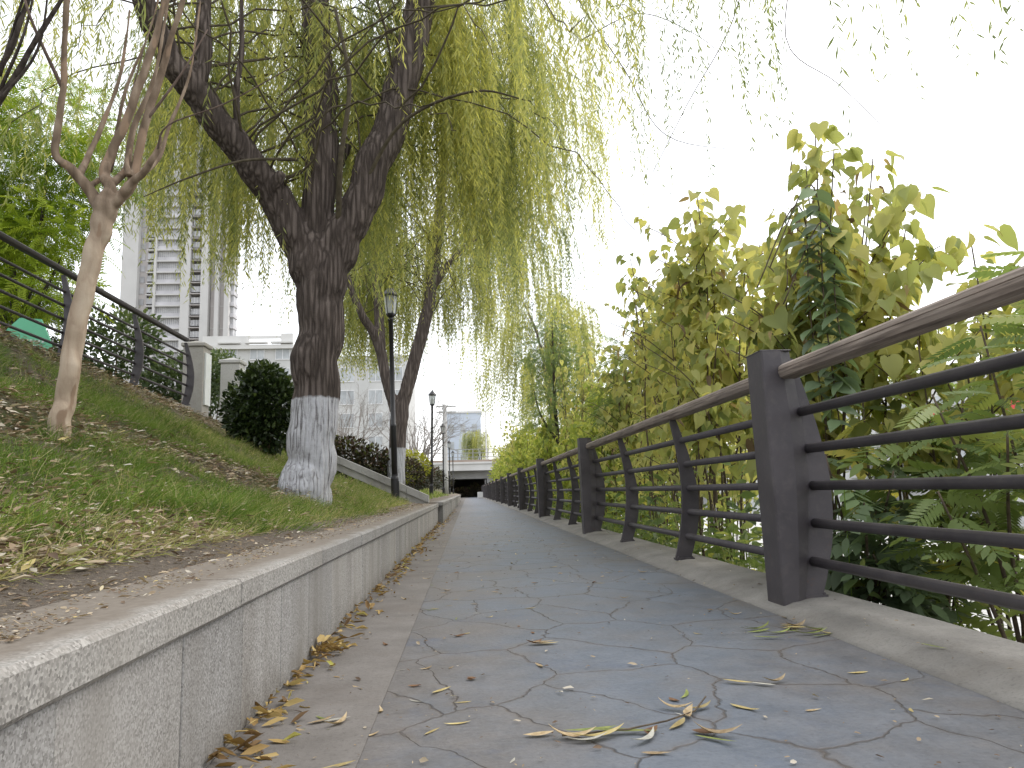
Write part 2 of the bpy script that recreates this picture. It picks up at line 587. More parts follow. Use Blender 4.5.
def blocks():
    g = G('embankment_blocks')
    P = g.pos()
    b = g.node('ShaderNodeTexBrick', {'Vector': P, 'Color1': (.50, .49, .47, 1), 'Color2': (.60, .59, .57, 1), 'Mortar': (.24, .24, .22, 1),
                                      'Scale': 1.6, 'Mortar Size': .014, 'Brick Width': .7, 'Row Height': .42})
    n = g.noise(P, 1.5, 6, .65)
    c = g.mix(g.fr(n, .45, .72, 0, .45), b.outputs['Color'], (.32, .31, .27))
    return g.surf(c, .8, None, .3)


M['blocks'] = blocks()


def water():
    g = G('river_water')
    n = g.noise(g.scale(g.pos(), (1, .35, 1)), 1.2, 4)
    return g.surf((.16, .18, .17), .12, g.bump(n, .25, .08), .7)


M['water'] = water()
M['ground'] = plain('ground', (.16, .15, .12), .95, .1, .4, .3)
M['white_wall'] = plain('white_wall', (.54, .54, .525), .8, .2, .06, .4)  # walls and panes of distant buildings are paled to imitate haze
M['pale_wall'] = plain('pale_wall', (.64, .63, .61), .8, .2, .06, .4)
M['tower_wall'] = plain('tower_wall', (.56, .55, .535), .8, .2, .06, .2)  # tower colours kept pale and low in contrast, painting in distance haze
M['taupe_wall'] = plain('taupe_wall', (.47, .44, .425), .8, .2, .08, .3)
M['tower_glass'] = plain('tower_glass', (.42, .42, .43), .4, .4, .3, .35)  # window glass lightened to stand in for haze over the tower
M['balcony'] = plain('balcony', (.52, .51, .525), .7, .3, .14, .35)
M['pane'] = plain('pane', (.40, .42, .43), .2, .5, .25, .6)
M['window_frame'] = plain('window_frame', (.7, .7, .7), .5, .4, .05)
M['roof_grey'] = plain('roof_grey', (.16, .155, .15), .8, .2, .2, 1)
M['red_sign'] = plain('red_sign', (.62, .06, .055), .5, .4, .1)
M['bridge_white'] = plain('bridge_white', (.62, .61, .59), .8, .2, .12, .5)
M['bridge_grey'] = plain('bridge_grey', (.33, .325, .315), .85, .2, .15, .5)
M['bridge_brown'] = plain('bridge_brown', (.38, .30, .25), .8, .2, .2, .8)
M['bridge_shade'] = plain('bridge_shade', (.06, .055, .05), .9, .1, .3, .5)  # near-black colour stands in for the shade under the deck
M['blue_pale'] = plain('blue_pale', (.52, .57, .64), .7, .3, .06, .2)
M['pole_grey'] = plain('pole_grey', (.42, .415, .40), .85, .2, .15, 2)
M['green_board'] = plain('green_board', (.13, .46, .27), .55, .4, .08, 3)
M['sign_white'] = plain('sign_white', (.75, .77, .76), .6, .3, .04, 3)
M['lamp_white'] = plain('lamp_white', (.78, .78, .74), .5, .4, .04, 3)


def glass():
    g = G('lantern_glass')
    t = g.node('ShaderNodeBsdfTransparent', {'Color': (.82, .84, .84, 1)})
    gl = g.node('ShaderNodeBsdfPrincipled', {'Base Color': (.62, .64, .63, 1), 'Roughness': .12})
    mx = g.node('ShaderNodeMixShader', {0: .55, 1: t.outputs[0], 2: gl.outputs[0]})
    g.l.new(mx.outputs[0], g.out.inputs[0])
    return g.m


M['glass'] = glass()


# ------------------------------------------------------------------ terrain of the left bank
PROF_X = [-60, -30, -8, -5.4, -4.9, -4.5, -3.5, -2.4, -1.6, -1.15, -.9, -.66, -.5]
PROF_Z = [4.5, 3.2, 2.40, 2.27, 2.23, 2.14, 1.47, .90, .57, .42, .365, .352, .345]


def bank_z(x, y):
    z = float(np.interp(x, PROF_X, PROF_Z))
    if x < -1.0:
        k = min(1, (-1.0 - x) / .6) * float(np.interp(x, [-4.6, -3.7], [.2, 1]))
        z += k * (.045 * mnoise.noise((x * 1.3, y * 1.3, 0)) + .028 * mnoise.noise((x * 4, y * 4, 3)) + .03 * mnoise.noise((x * 2.2, y * 2.2, 8)))
        if x < -1.2:
            z -= max(0, min(1, (-1.2 - x) / 3.)) * .043 * max(-3, min(6, y - 9))
    else:
        z += .008 * mnoise.noise((x * 7, y * 5, 1))
    return z


xs = np.concatenate([np.linspace(-60, -8, 14), np.linspace(-7.4, -5, 9), np.linspace(-4.9, -.66, 60)])
ys = np.concatenate([np.linspace(-4, 15, 140), np.linspace(15.5, 80, 70), np.linspace(84, 240, 14)])
b = MB()
vs = [(x, y, bank_z(x, y)) for y in ys for x in xs]
nx = len(xs)
b.add(vs, [(j * nx + i, j * nx + i + 1, (j + 1) * nx + i + 1, (j + 1) * nx + i) for j in range(len(ys) - 1) for i in range(nx - 1)])
struct(b.build('bank_terrain', M['soil'], None, True))

b = MB(); b.box(-3000, 3000, -3000, 3000, -3.4, -3.0)
struct(b.build('ground', M['ground']))
# the walk: blue stamped paving, brown gutter strip on its left, kerb on its right
b = MB()
for i in range(60):
    y0, y1 = -5 + i * 2.2, -5 + (i + 1) * 2.2
    b.add([(-.24, y0, 0), (1.34, y0, 0), (1.34, y1, 0), (-.24, y1, 0)], [(0, 1, 2, 3)])
struct(b.build('path', M['paving']))
b = MB(); b.box(-.70, -.2375, -5, 127, -.3, .003)
struct(b.build('gutter_strip', M['gutter_concrete']))
b = MB(); b.box(-.243, 1.34, -5, 127, -.6, -.006)
struct(b.build('path_bed', M['gutter_concrete']))
b = MB()
prof = [(1.30, -.4), (1.71, -.4), (1.71, .028), (1.695, .045), (1.66, .052), (1.50, .050), (1.40, .038), (1.345, .016), (1.30, .004)]
yy = np.concatenate([np.arange(-5, 20, .25), np.arange(20, 128, 3.)])
n = len(prof)
for y in yy:
    for k, (x, z) in enumerate(prof):
        w = .006 * mnoise.noise((x * 3, y * 2.2, z)) + .012 * mnoise.noise((0, y * .8, 0)) * (x < 1.45)
        b.v.append((x + w, y, z + (.004 * mnoise.noise((x * 9, y * 6, 2)) if z > 0 else 0)))
for j in range(len(yy) - 1):
    for k in range(n):
        k2 = (k + 1) % n
        b.f.append([j * n + k, j * n + k2, (j + 1) * n + k2, (j + 1) * n + k]); b.m.append(0); b.u.append(.5)
struct(b.build('kerb', M['kerb'], None, True))


def river_z(x, y):
    return float(np.interp(x, [1.68, 2.0, 3.2, 3.9, 5], [-.04, -.16, -1.05, -1.42, -1.46])) + .05 * mnoise.noise((x * 2, y * 2, 5))


b = MB()
xs = np.linspace(1.70, 4.2, 18); ys2 = np.concatenate([np.arange(-5, 30, .4), np.arange(30, 130, 3)])
b.add([(x, y, river_z(x, y)) for y in ys2 for x in xs],
      [(j * 18 + i, j * 18 + i + 1, (j + 1) * 18 + i + 1, (j + 1) * 18 + i) for j in range(len(ys2) - 1) for i in range(17)])
struct(b.build('river_slope', M['dark_soil'], None, True))
b = MB(); b.box(3.6, 17, -40, 200, -2.9, -1.48)
struct(b.build('embankment_pavement', M['blocks']))
b = MB(); b.box(17.004, 46, -200, 300, -2.99, -2.25)
struct(b.build('river_water', M['water']))
b = MB(); b.box(46.004, 400, -200, 300, -2.99, 1.2)
struct(b.build('far_bank_pavement', M['blocks']))


# ------------------------------------------------------------------ retaining wall
def wall(label, y0, y1, xf, top, slab, seed):
    rg = random.Random(seed)
    w = thing('retaining_wall', label, 'wall', (xf, y0, 0))
    y = 0
    L = y1 - y0
    while y < L - .05:
        s = min(slab * rg.uniform(.75, 1.25), L - y)
        m = MB()
        m.box(-.10, -.014 - rg.uniform(0, .003), y + .0012, y + s - .0012, .004, top - .069, 0, rg.random(), .002)
        m.build('facing_slab', M['granite'], w)
        y += s
    y = -.17
    while y < L - .05:
        s = min(1.0, L - y)
        m = MB()
        e = rg.uniform(-.003, .003)
        m.box(-.26, e, y + .0018, y + s - .0018, top - .067, top + rg.uniform(-.002, .002), 0, rg.random(), .009)
        m.build('coping_stone', M['granite_cope'], w)
        y += s
    m = MB(); m.box(-.3, -.1, 0, L, 0, top - .07)
    m.build('core', M['gutter_concrete'], w)
    return w


wall('low granite retaining wall with a pale coping beside the blue path', -2.0, 13.75, -.53, .362, .44, 1)
wall('farther stretch of granite retaining wall stepping out beyond the stair edging', 13.76, 46, -.44, .385, 1.1, 2)

# stone edging climbing the bank behind the first lamp
e = thing('stone_edging', 'grey stone edging strip climbing the grass bank behind the nearest lamp post', 'edging', (-.7, 13.9, .4))
for i in range(6):
    x0 = -.02 - i * .40
    x1 = x0 - .395
    z0, z1 = .03 - x0 * .46, .03 - x1 * .46
    m = MB()
    for q, (dz, yy0, yy1) in enumerate(((-.07, -.03, .26), (.065, -.06, .22))):
        vsq = []
        for x, z in ((x0, z0), (x1, z1)):
            for y in (yy0, yy1):
                for h in (dz - .13, dz):
                    vsq.append((x, y, z + h))
        m.add(vsq, [(0, 1, 3, 2), (4, 6, 7, 5), (0, 4, 5, 1), (2, 3, 7, 6), (0, 2, 6, 4), (1, 5, 7, 3)], 0, random.random())
    m.build('edging_stone', M['edging'], e)


# ------------------------------------------------------------------ railings
def blade_profile(h=1.05):
    zs = np.linspace(0, h, 15)
    inner, outer = [], []
    for z in zs:
        t = z / h
        i = .068 * math.sin(PI * t ** .9) - .012 * (1 - t)
        w = float(np.interp(t, [0, .25, .5, .75, 1], [.108, .122, .112, .082, .045]))
        inner.append((i, z)); outer.append((i + w, z))
    return inner, outer


def blade(m, x, y, z0, h=.972, th=.026):
    i, o = blade_profile(h)
    n = len(i)
    pts = i + o[::-1]
    vs = [(x + a, y - th / 2, z0 + c) for a, c in pts] + [(x + a, y + th / 2, z0 + c) for a, c in pts]
    fs = []
    N = 2 * n
    for k in range(n - 1):
        fs.append((k, N - 1 - k, N - 2 - k, k + 1))
        fs.append((N + k, N + k + 1, 2 * N - 2 - k, 2 * N - 1 - k))
    fs += [(k, (k + 1) % N, N + (k + 1) % N, N + k) for k in range(N)]
    m.add(vs, fs)
    # foot plate
    m.box(x - .012, x + .118, y - .035, y + .035, z0 - .004, z0 + .010)
    for bx_ in (x + .004, x + .104):
        for by_ in (y - .025, y + .025):
            m.lathe([(.008, .010), (.008, .017), (.004, .021)], 6, (bx_, by_, z0))


def oval_rail(m, p0, p1, a, hh):
    """handrail with a rounded top and a routed groove along its side"""
    pr = [(-a, -.25), (-a * .86, -.75), (-a * .55, -1), (a * .55, -1), (a * .86, -.75), (a, -.25), (a, .02), (a * .94, .08), (a, .16),
          (a * .93, .6), (a * .6, .93), (0, 1.0), (-a * .6, .93), (-a * .93, .6), (-a, .16), (-a * .94, .08), (-a, .02)]
    n = len(pr)
    vs = [(p[0] + u, p[1], p[2] + v * hh) for p in (p0, p1) for u, v in pr]
    fs = [(k, (k + 1) % n, n + (k + 1) % n, n + k) for k in range(n)] + [list(range(n - 1, -1, -1)), list(range(n, 2 * n))]
    m.add(vs, fs)


RZ = (.155, .322, .488, .655, .822)
rl = thing('metal_railing', 'dark metal railing with a weathered wooden handrail along the river side of the path', 'railing', (1.44, 3.38, .05))
Y0 = -5.64
NB = 43
px = lambda k: Y0 + 1.88 * k
for k in range(NB):
    y = px(k)
    if k % 3 == 0:
        m = MB()
        # hollow box post, a little wider at its head, with a shallow bowed face
        nz = 12
        vs = []
        for j in range(nz + 1):
            t = j / nz
            z = -.04 + 1.14 * t
            xl = float(np.interp(t, [0, 1], [-.078, -.099]))
            xr = float(np.interp(t, [0, .25, .5, .75, 1], [.030, .066, .088, .080, .046]))
            xs_ = xl + .62 * (xr - xl)
            vs += [(xl, y - .085, z), (xl + .008, y - .092, z), (xs_, y - .090, z), (xr, y - .062, z), (xr, y + .085, z), (xl, y + .085, z)]
        fs = []
        for j in range(nz):
            for q in range(6):
                q2 = (q + 1) % 6
                fs.append((j * 6 + q, j * 6 + q2, (j + 1) * 6 + q2, (j + 1) * 6 + q))
        fs.append(tuple(range(nz * 6, nz * 6 + 6)))
        m.add(vs, fs)
        m.box(-.101, .043, y - .090, y + .086, 1.1005, 1.1065, bev=.002)
        m.build('main_post', M['rail_paint'], rl)
        m = MB(); blade(m, .020, y - .025, 0, 1.07, .055)
        m.build('post_fin', M['rail_paint'], rl)
    else:
        m = MB(); blade(m, 0.0, y, 0)
        m.build('baluster', M['rail_paint'], rl)
for k in range(0, NB - 1, 3):
    ya, yb = px(k), px(min(k + 3, NB - 1))
    m = MB(); oval_rail(m, (.022, ya + .087, 1.005), (.022, yb - .094, 1.005), .048, .035)
    # metal flat under the wood
    m.build('handrail', M['handrail_wood'], rl)
    for j, z in enumerate(RZ):
        if k > 27 and j > 0:
            continue
        if k > 27:
            m = MB()
            for zz in RZ:
                m.tube([(.105, ya, zz), (.105, yb, zz)], .0175, 6)
            o = m.build('rail', M['rail_paint'], rl)
            continue
        m = MB()
        xo = .064 * math.sin(PI * (z / .98) ** .9) + .050
        m.tube([(xo + .0, ya + .01, z), (xo, yb - .01, z)], .0215, 10)
        m.build('rail', M['rail_paint'], rl, True)

ll = thing('metal_railing', 'dark metal railing along the top of the grass bank on the left', 'railing', (-4.9, 12.45, 2.1))
gs = .0435
fx = lambda d: -4.53 + .06 * (d - 12.4) + 4.9 - .03      # x relative to root
pts = [12.42 - 1.7 * k for k in range(9)]
for d in pts:
    zb = -gs * (d - 12.45) - .03
    m = MB(); blade(m, fx(d) - .06, d - 12.45, zb, 1.03, .03)
    m.build('baluster', M['rail_paint'], ll)
for a, c in zip(pts[1:], pts[:-1]):
    za, zc = -gs * (a - 12.45) - .03, -gs * (c - 12.45) - .03
    m = MB(); oval_rail(m, (fx(a) - .03, a - 12.45, za + 1.08), (fx(c) - .03, c - 12.45, zc + 1.08), .042, .034)
    m.build('handrail', M['handrail_grey'] if 'handrail_grey' in M else M['rail_paint'], ll)
    for z in RZ:
        m = MB(); m.tube([(fx(a) - .005, a - 12.45, za + z), (fx(c) - .005, c - 12.45, zc + z)], .018, 8)
        m.build('rail', M['rail_paint'], ll, True)
# low kerb the left railing stands on
m = MB()
m.add([(fx(d) + dx, d - 12.45, -gs * (d - 12.45) + dz) for d in (12.6, -1.2) for dx, dz in ((-.10, -.5), (.05, -.5), (.05, -.06), (-.10, -.06))],
      [(0, 1, 5, 4), (1, 2, 6, 5), (2, 3, 7, 6), (3, 0, 4, 7), (0, 3, 2, 1), (4, 5, 6, 7)])
m.build('footing', M['pillar'], ll)


# gate pillars at the head of the steps
def pillar(label, x, y, z, w, h, mat, panel):
    p = thing('gate_pillar', label, 'pillar', (x, y, z))
    m = MB(); m.box(-w / 2, w / 2, -w / 2, w / 2, -.5, h - .07, bev=.008)
    m.build('shaft', mat, p)
    m = MB(); m.box(-w / 2 - .03, w / 2 + .03, -w / 2 - .03, w / 2 + .03, h - .068, h, bev=.012)
    m.lathe([(w * .66, h + .002), (.02, h + .06)], 4, rot=PI / 4)
    m.build('cap', mat, p)
    if panel:
        m = MB(); m.box(w / 2 + .002, w / 2 + .03, -w / 2 + .05, w / 2 - .02, .10, h - .17)
        m.build('notice_panel', M['sign_white'], p)
    return p


pillar('taupe concrete gate pillar at the end of the upper railing with a white panel', -4.60, 12.95, 2.02, .34, 1.16, M['pillar'], True)
pillar('pale gate pillar half hidden by the dark round bush', -4.28, 13.9, 1.9, .34, 1.15, M['pale_pillar'], True)
m = MB()
for i in range(4):
    m.box(-.55, .0, .02 + i * .32, .02 + (i + 1) * .318, -.5, -.0 - i * .05)
st = thing('stone_step', 'low stone step between the two gate pillars', 'step', (-4.0, 13.05, 1.80))
m.build('tread', M['edging'], st)

# green board
s = thing('green_sign', 'small green house-shaped board with white lettering behind the upper railing', 'sign', (-5.56, 9.72, 2.44))
s.scale = (1.15,) * 3
m = MB()
pen = [(-.22, .06), (.27, -.02), (.25, .12), (.13, .38), (-.10, .40), (-.24, .26)]
m.extrude_y(pen, -.012, .012)
m.build('board', M['green_board'], s)
m = MB()
rg = random.Random(3)
for i in range(7):                                   # one row of seven small characters, and a finer line below
    cx, cz = -.10 + i * .042, .135 - i * .0036
    for q in range(5):
        if q < 3:
            m.box(cx, cx + .028, -.0158, -.0142, cz + q * .011, cz + q * .011 + .0045)
        else:
            xx = cx + rg.uniform(.002, .02)
            m.box(xx, xx + .0045, -.0178, -.0162, cz, cz + .028)
for i in range(14):
    cx, cz = -.07 + i * .017, .088 - i * .0015
    m.box(cx, cx + .012, -.0158, -.0142, cz, cz + .012)
m.build('lettering', M['sign_white'], s)
for x in (-.15, .17):
    m = MB(); m.box(x - .015, x + .015, .014, .04, -.35, .2)
    m.build('leg', M['green_board'], s)


# ------------------------------------------------------------------ lamp posts
def lamp(label, x, y, z):
    r = thing('street_lamp', label, 'street lamp', (x, y, z), 'lantern posts in a row along the wall')
    m = MB(); m.lathe([(.064, -.3), (.064, .36), (.058, .38), (.05, .40), (.05, .43)], 16)
    m.box(.045, .070, -.04, .04, .06, .32, bev=.004)
    m.build('base', M['black_metal'], r, False)
    m = MB(); m.lathe([(.047, .43), (.047, 1.2), (.050, 1.21), (.050, 1.24), (.040, 1.25), (.036, 2.98), (.05, 2.985), (.05, 3.01), (.03, 3.03)], 14)
    m.build('pole', M['black_metal'], r, True)
    la = MB(); la.lathe([(.03, 3.03), (.080, 3.06), (.089, 3.08), (.089, 3.095)], 6)
    for k in range(6):
        a = 2 * PI * k / 6
        la.tube([(.087 * math.cos(a), .087 * math.sin(a), 3.09), (.124 * math.cos(a), .124 * math.sin(a), 3.39)], .007, 4)
    lo = la.build('lantern', M['black_metal'], r)
    m = MB(); m.lathe([(.080, 3.098), (.116, 3.388)], 6); m.build('glass', M['glass'], lo)
    m = MB(); m.lathe([(.035, 3.10), (.05, 3.14), (.05, 3.24), (.03, 3.28)], 10); m.build('bulb', M['lamp_white'], lo)
    m = MB(); m.lathe([(.14, 3.392), (.145, 3.412), (.10, 3.47), (.06, 3.51), (.055, 3.53), (.02, 3.54), (.022, 3.57), (.006, 3.60)], 12)
    m.build('cap', M['black_metal'], lo)
    return r


L0 = lamp('nearest and tallest looking black lantern post standing in front of the whitewashed far willow', -1.21, 12.7, .43)
L0.rotation_euler = (0, R(-1.2), 0); L0.scale = (1.03,) * 3
for lab, y, rx in (('second black lantern post along the wall beside the round golden topped shrub', 25.4, -1.3), ('third black lantern post along the wall, close before the grey utility pole', 38., .3),
                   ('fourth lantern post along the wall, just beyond the grey utility pole', 50.6, .2), ('farthest and smallest lantern post near the bridge', 63., .2)):
    o = dup(L0, (-1.22, y, .43), random.uniform(0, 6), 1, lab)
    o.rotation_euler = (0, R(rx), o.rotation_euler.z)

up = thing('utility_pole', 'pale grey utility pole with small cross arms near the bridge', 'pole', (-1.35, 46, .4))
m = MB(); m.lathe([(.17, 0), (.16, 1.35), (.15, 1.36), (.12, 5.5)], 12); m.build('shaft', M['pole_grey'], up, True)
for z in (5.0, 5.35):
    m = MB(); m.box(-.5, .7, -.05, .05, z, z + .08); m.build('cross_arm', M['pole_grey'], up)


# ------------------------------------------------------------------ trees
def spline(pts, n):
    pts = [np.array(p, float) for p in pts]
    P = [2 * pts[0] - pts[1]] + pts + [2 * pts[-1] - pts[-2]]
    out = []
    for i in range(1, len(P) - 2):
        for j in range(n):
            t = j / n
            a, b_, c, d = P[i - 1:i + 3]
            out.append(.5 * ((2 * b_) + (c - a) * t + (2 * a - 5 * b_ + 4 * c - d) * t * t + (3 * b_ - a - 3 * c + d) * t ** 3))
    out.append(pts[-1])
    return out


def trunk_mesh(name, limbs, mats, parent, voxel=.02, furrow=.018, fs=(30, 30, 1.7), seed=0, off=(0, 0, 0), smooth=14):
    """limbs: [(points, radii)]; merged into one skin and roughened along the grain"""
    m = MB()
    for pts, rad in limbs:
        sp = spline(pts, 6)
        rr = np.interp(np.linspace(0, len(pts) - 1, len(sp)), range(len(pts)), rad)
        sp = [p + np.array([mnoise.noise((i * .31, seed, k * 7.)) for k in range(3)]) * rr[i] * .35 for i, p in enumerate(sp)]
        m.tube([p - np.array(off) for p in sp], list(rr), 18)
    me = m.mesh(name)
    o = link(name, me, parent, mats)
    md = o.modifiers.new('r', 'REMESH'); md.mode = 'VOXEL'; md.voxel_size = voxel
    sm = o.modifiers.new('s', 'SMOOTH'); sm.factor = .5; sm.iterations = smooth
    dg = bpy.context.evaluated_depsgraph_get()
    me2 = bpy.data.meshes.new_from_object(o.evaluated_get(dg))
    o.modifiers.clear()
    o.data = me2
    if not me2.materials:
        for q in mats:
            me2.materials.append(q)
    N = len(me2.vertices)
    co = np.empty(N * 3, np.float32); me2.vertices.foreach_get('co', co); co = co.reshape(-1, 3)
    no = np.empty(N * 3, np.float32); me2.vertex_normals.foreach_get('vector', no); no = no.reshape(-1, 3)
    d = np.empty(N)
    for i in range(N):
        x, y, z = co[i]
        wv = mnoise.noise((x * 6, y * 6, z * 3)) * .5
        q = (x * fs[0] + wv, y * fs[1] + wv, z * fs[2])
        d[i] = (.6 - abs(mnoise.noise(q)) * 2.2) * furrow + mnoise.noise((x * 3, y * 3, z * 2)) * furrow * 1.5 + mnoise.noise((x * 60, y * 60, z * 14)) * furrow * .35
    co = co + no * d[:, None]
    me2.vertices.foreach_set('co', co.astype(np.float32).ravel())
    me2.polygons.foreach_set('use_smooth', [True] * len(me2.polygons))
    me2.update()
    return o


def strands(rng, LV, TW, S, L, outd, leaf_len, leaf_w, step, var0, sparse=1., taper=.3):
    """hanging willow withies: S start points, L lengths, outd outward direction"""
    for i in range(len(S)):
        k = max(4, int(L[i] / step))
        t = np.linspace(0, 1, k)
        sw = rng.normal(0, .10, 2)
        out = outd[i] * rng.uniform(.10, .35)
        px_ = S[i, 0] + (out[0] + sw[0]) * L[i] * .6 * np.sqrt(t) + np.cumsum(rng.normal(0, .004, k))
        py_ = S[i, 1] + (out[1] + sw[1]) * L[i] * .6 * np.sqrt(t) + np.cumsum(rng.normal(0, .004, k))
        rise = rng.uniform(0, .12) * L[i]
        pz_ = S[i, 2] + rise * np.sin(PI * np.minimum(t * 2.2, 1)) - L[i] * t ** 1.25
        Pp = np.stack([px_, py_, pz_], 1)
        TW.strips(Pp[:-1], Pp[1:], .0052 * (1 - .5 * t[:-1]), np.full(k - 1, .3), rng)
        keep = rng.random(k) < sparse * np.clip(.25 + t * 3, 0, 1)
        Q = Pp[keep]
        n_ = len(Q)
        if n_ == 0:
            continue
        for rep in range(2):
            az = rng.uniform(0, 2 * PI, n_)
            dn = rng.uniform(.75, 1.7, n_)
            U = np.stack([np.cos(az), np.sin(az), -dn * 1.3], 1)
            U, V, W = frames(U, rng.uniform(-1.2, 1.2, n_))
            ln = leaf_len * rng.uniform(.6, 1.25, n_) * (1 - taper * t[keep])
            sc = np.stack([ln, leaf_w * rng.uniform(.7, 1.25, n_), ln], 1)
            v = np.clip(var0[i] + rng.normal(0, .16, n_) - .0 * t[keep], 0, 1)
            LV.add(*T_NARROW, Q + rng.normal(0, .006, (n_, 3)), U, V, W, sc, v)


def willow(label, loc, limbs, mats, branch_from, nbranch, reach, nstr, hem, xlim, leaf, seed, voxel=.02, top=7.5, extra=None, var=.45, zfloor=2.6, furrow=.008, front=1., clear=(9, 9)):
    rng = np.random.default_rng(seed)
    r = thing('willow_tree', label, 'tree', loc)
    off = np.array(loc)
    trunk_mesh('trunk', limbs, [mats[0]], r, voxel, furrow, seed=seed, off=off)
    BR, LV = MB(), Leaves()
    Ss, Ls, Os, Vs = [], [], [], []
    lim = []
    for pts, rad in branch_from:
        sp = spline(pts, 6)
        rr = np.interp(np.linspace(0, len(pts) - 1, len(sp)), range(len(pts)), rad)
        lim += [(p, q) for p, q in zip(sp, rr) if p[2] > zfloor]
    cen = np.mean([p for p, _ in lim], axis=0)
    for i in range(nbranch):
        p, q = lim[rng.integers(len(lim))]
        a = rng.uniform(0, 2 * PI)
        if math.sin(a) < -.1 and rng.random() < .7:
            a = -a
        rch = reach * rng.uniform(.35, 1.) ** .8
        tgt = np.array([cen[0] + math.cos(a) * rch, cen[1] + math.sin(a) * rch * front, p[2] + rng.uniform(.2, 2.2)])
        tgt[2] = min(tgt[2], top)
        if not (xlim[0] < tgt[0] < xlim[1]):
            tgt[0] = rng.uniform(max(xlim[0], cen[0] - 1.5), min(xlim[1], cen[0] + 1.5))
        mid = p * .5 + tgt * .5 + np.array([0, 0, rng.uniform(.3, .8)])
        end = tgt + (tgt - mid) * np.array([.4, .4, 0]) + np.array([0, 0, -rng.uniform(.3, .8)])
        sp = spline([p, mid, tgt, end], 6)
        sp = [s_ + rng.normal(0, .03, 3) for s_ in sp]
        sp[0] = p
        r0 = min(q * .35, .011)
        BR.tube([s_ - off for s_ in sp], list(np.linspace(r0, .003, len(sp))), 6)
        m_ = max(1, int(nstr / nbranch * rng.uniform(.6, 1.4)))
        vv = np.clip(rng.normal(var, .2), 0, 1)
        for j in range(m_):
            u = rng.uniform(.28, 1.) * (len(sp) - 1)
            k = min(int(u), len(sp) - 2)
            S = sp[k] * (1 - (u - k)) + sp[k + 1] * (u - k) + rng.normal(0, .05, 3)
            hz = hem(S[0], S[1]) + rng.gamma(1.6, .28) - .25 + .5 * mnoise.noise((S[0] * 1.6, S[1] * 1.6, seed)) * (1 + .5 * (loc[1] > 10))
            if S[2] - hz < .35 or not (xlim[0] - .3 < S[0] < xlim[1] + .2):
                continue
            if S[1] < loc[1] - .1 and clear[0] < S[0] < clear[1] and rng.random() < .9:
                continue
            L = min(S[2] - hz, rng.uniform(1.2, 3.4))
            d = np.array([math.cos(a), math.sin(a)]) + rng.normal(0, .5, 2)
            Ss.append(S); Ls.append(L); Os.append(d); Vs.append(np.clip(vv + rng.normal(0, .12), 0, 1))
    strands(rng, LV, LV, np.array(Ss) - off, np.array(Ls), np.array(Os), *leaf, np.array(Vs))
    if extra:
        extra(rng, LV, BR, off)
    BR.build('branches', mats[1], r, True)
    LV.build('crown', M['willow_leaf'], r)
    print('willow', seed, 'strands', len(Ss), 'faces', sum(len(x) for x in LV.S))
    return r


# --- first willow
w1_tr = ([(-1.50, 6.8, .25), (-1.44, 6.8, .52), (-1.40, 6.8, .9), (-1.35, 6.8, 1.45), (-1.32, 6.8, 2.05), (-1.31, 6.8, 2.5), (-1.33, 6.8, 2.72)], [.275, .228, .208, .200, .205, .22, .15])
w1_L = ([(-1.34, 6.8, 2.0), (-1.39, 6.8, 2.5), (-1.52, 6.8, 2.85), (-1.73, 6.7, 3.28), (-1.99, 6.5, 3.64), (-2.28, 6.3, 4.01), (-2.52, 6.1, 4.36), (-2.66, 5.9, 4.75), (-2.9, 5.8, 5.6)], [.10, .165, .165, .15, .135, .12, .105, .09, .07])
w1_M = ([(-1.32, 6.8, 2.1), (-1.34, 6.8, 2.6), (-1.36, 6.85, 3.05), (-1.34, 6.9, 3.83), (-1.36, 7, 4.51), (-1.46, 7.1, 5.32), (-1.47, 7.2, 6.2), (-1.3, 7.3, 7.0)], [.10, .165, .155, .15, .148, .14, .12, .08])
w1_R = ([(-1.31, 6.8, 2.0), (-1.27, 6.8, 2.45), (-1.17, 6.8, 2.83), (-.95, 6.8, 3.29), (-.71, 6.9, 4.04), (-.55, 7, 4.73), (-.41, 7.1, 5.45), (-.30, 7.2, 6.3), (0., 7.2, 7.0)], [.10, .165, .17, .165, .16, .155, .15, .13, .08])
w1_s = ([(-2.0, 6.5, 3.75), (-2.02, 6.45, 4.1), (-1.97, 6.4, 4.6), (-1.99, 6.4, 5.2)], [.035, .028, .025, .02])
w1_L2 = ([(-2.33, 6.27, 4.05), (-2.27, 6.3, 4.5), (-2.33, 6.4, 5.3)], [.085, .075, .05])
# broken stub and knots
w1_k = ([(-1.72, 6.62, 3.28), (-1.63, 6.5, 3.42)], [.06, .045])
w1_k2 = ([(-1.42, 6.95, 3.62), (-1.2, 7.0, 3.75), (-1.13, 7., 3.95)], [.07, .06, .05])


def hem1(x, y):
    h = float(np.interp(x, [-4.6, -3.6, -2.6, -1.9, -1.4, -.6, .2, .8, 1.5, 2.5], [3.5, 3.4, 3.25, 3.0, 3.05, 3.5, 3.55, 3.5, 3.5, 3.6]))
    return h + (.25 if y < 5.5 else 0)


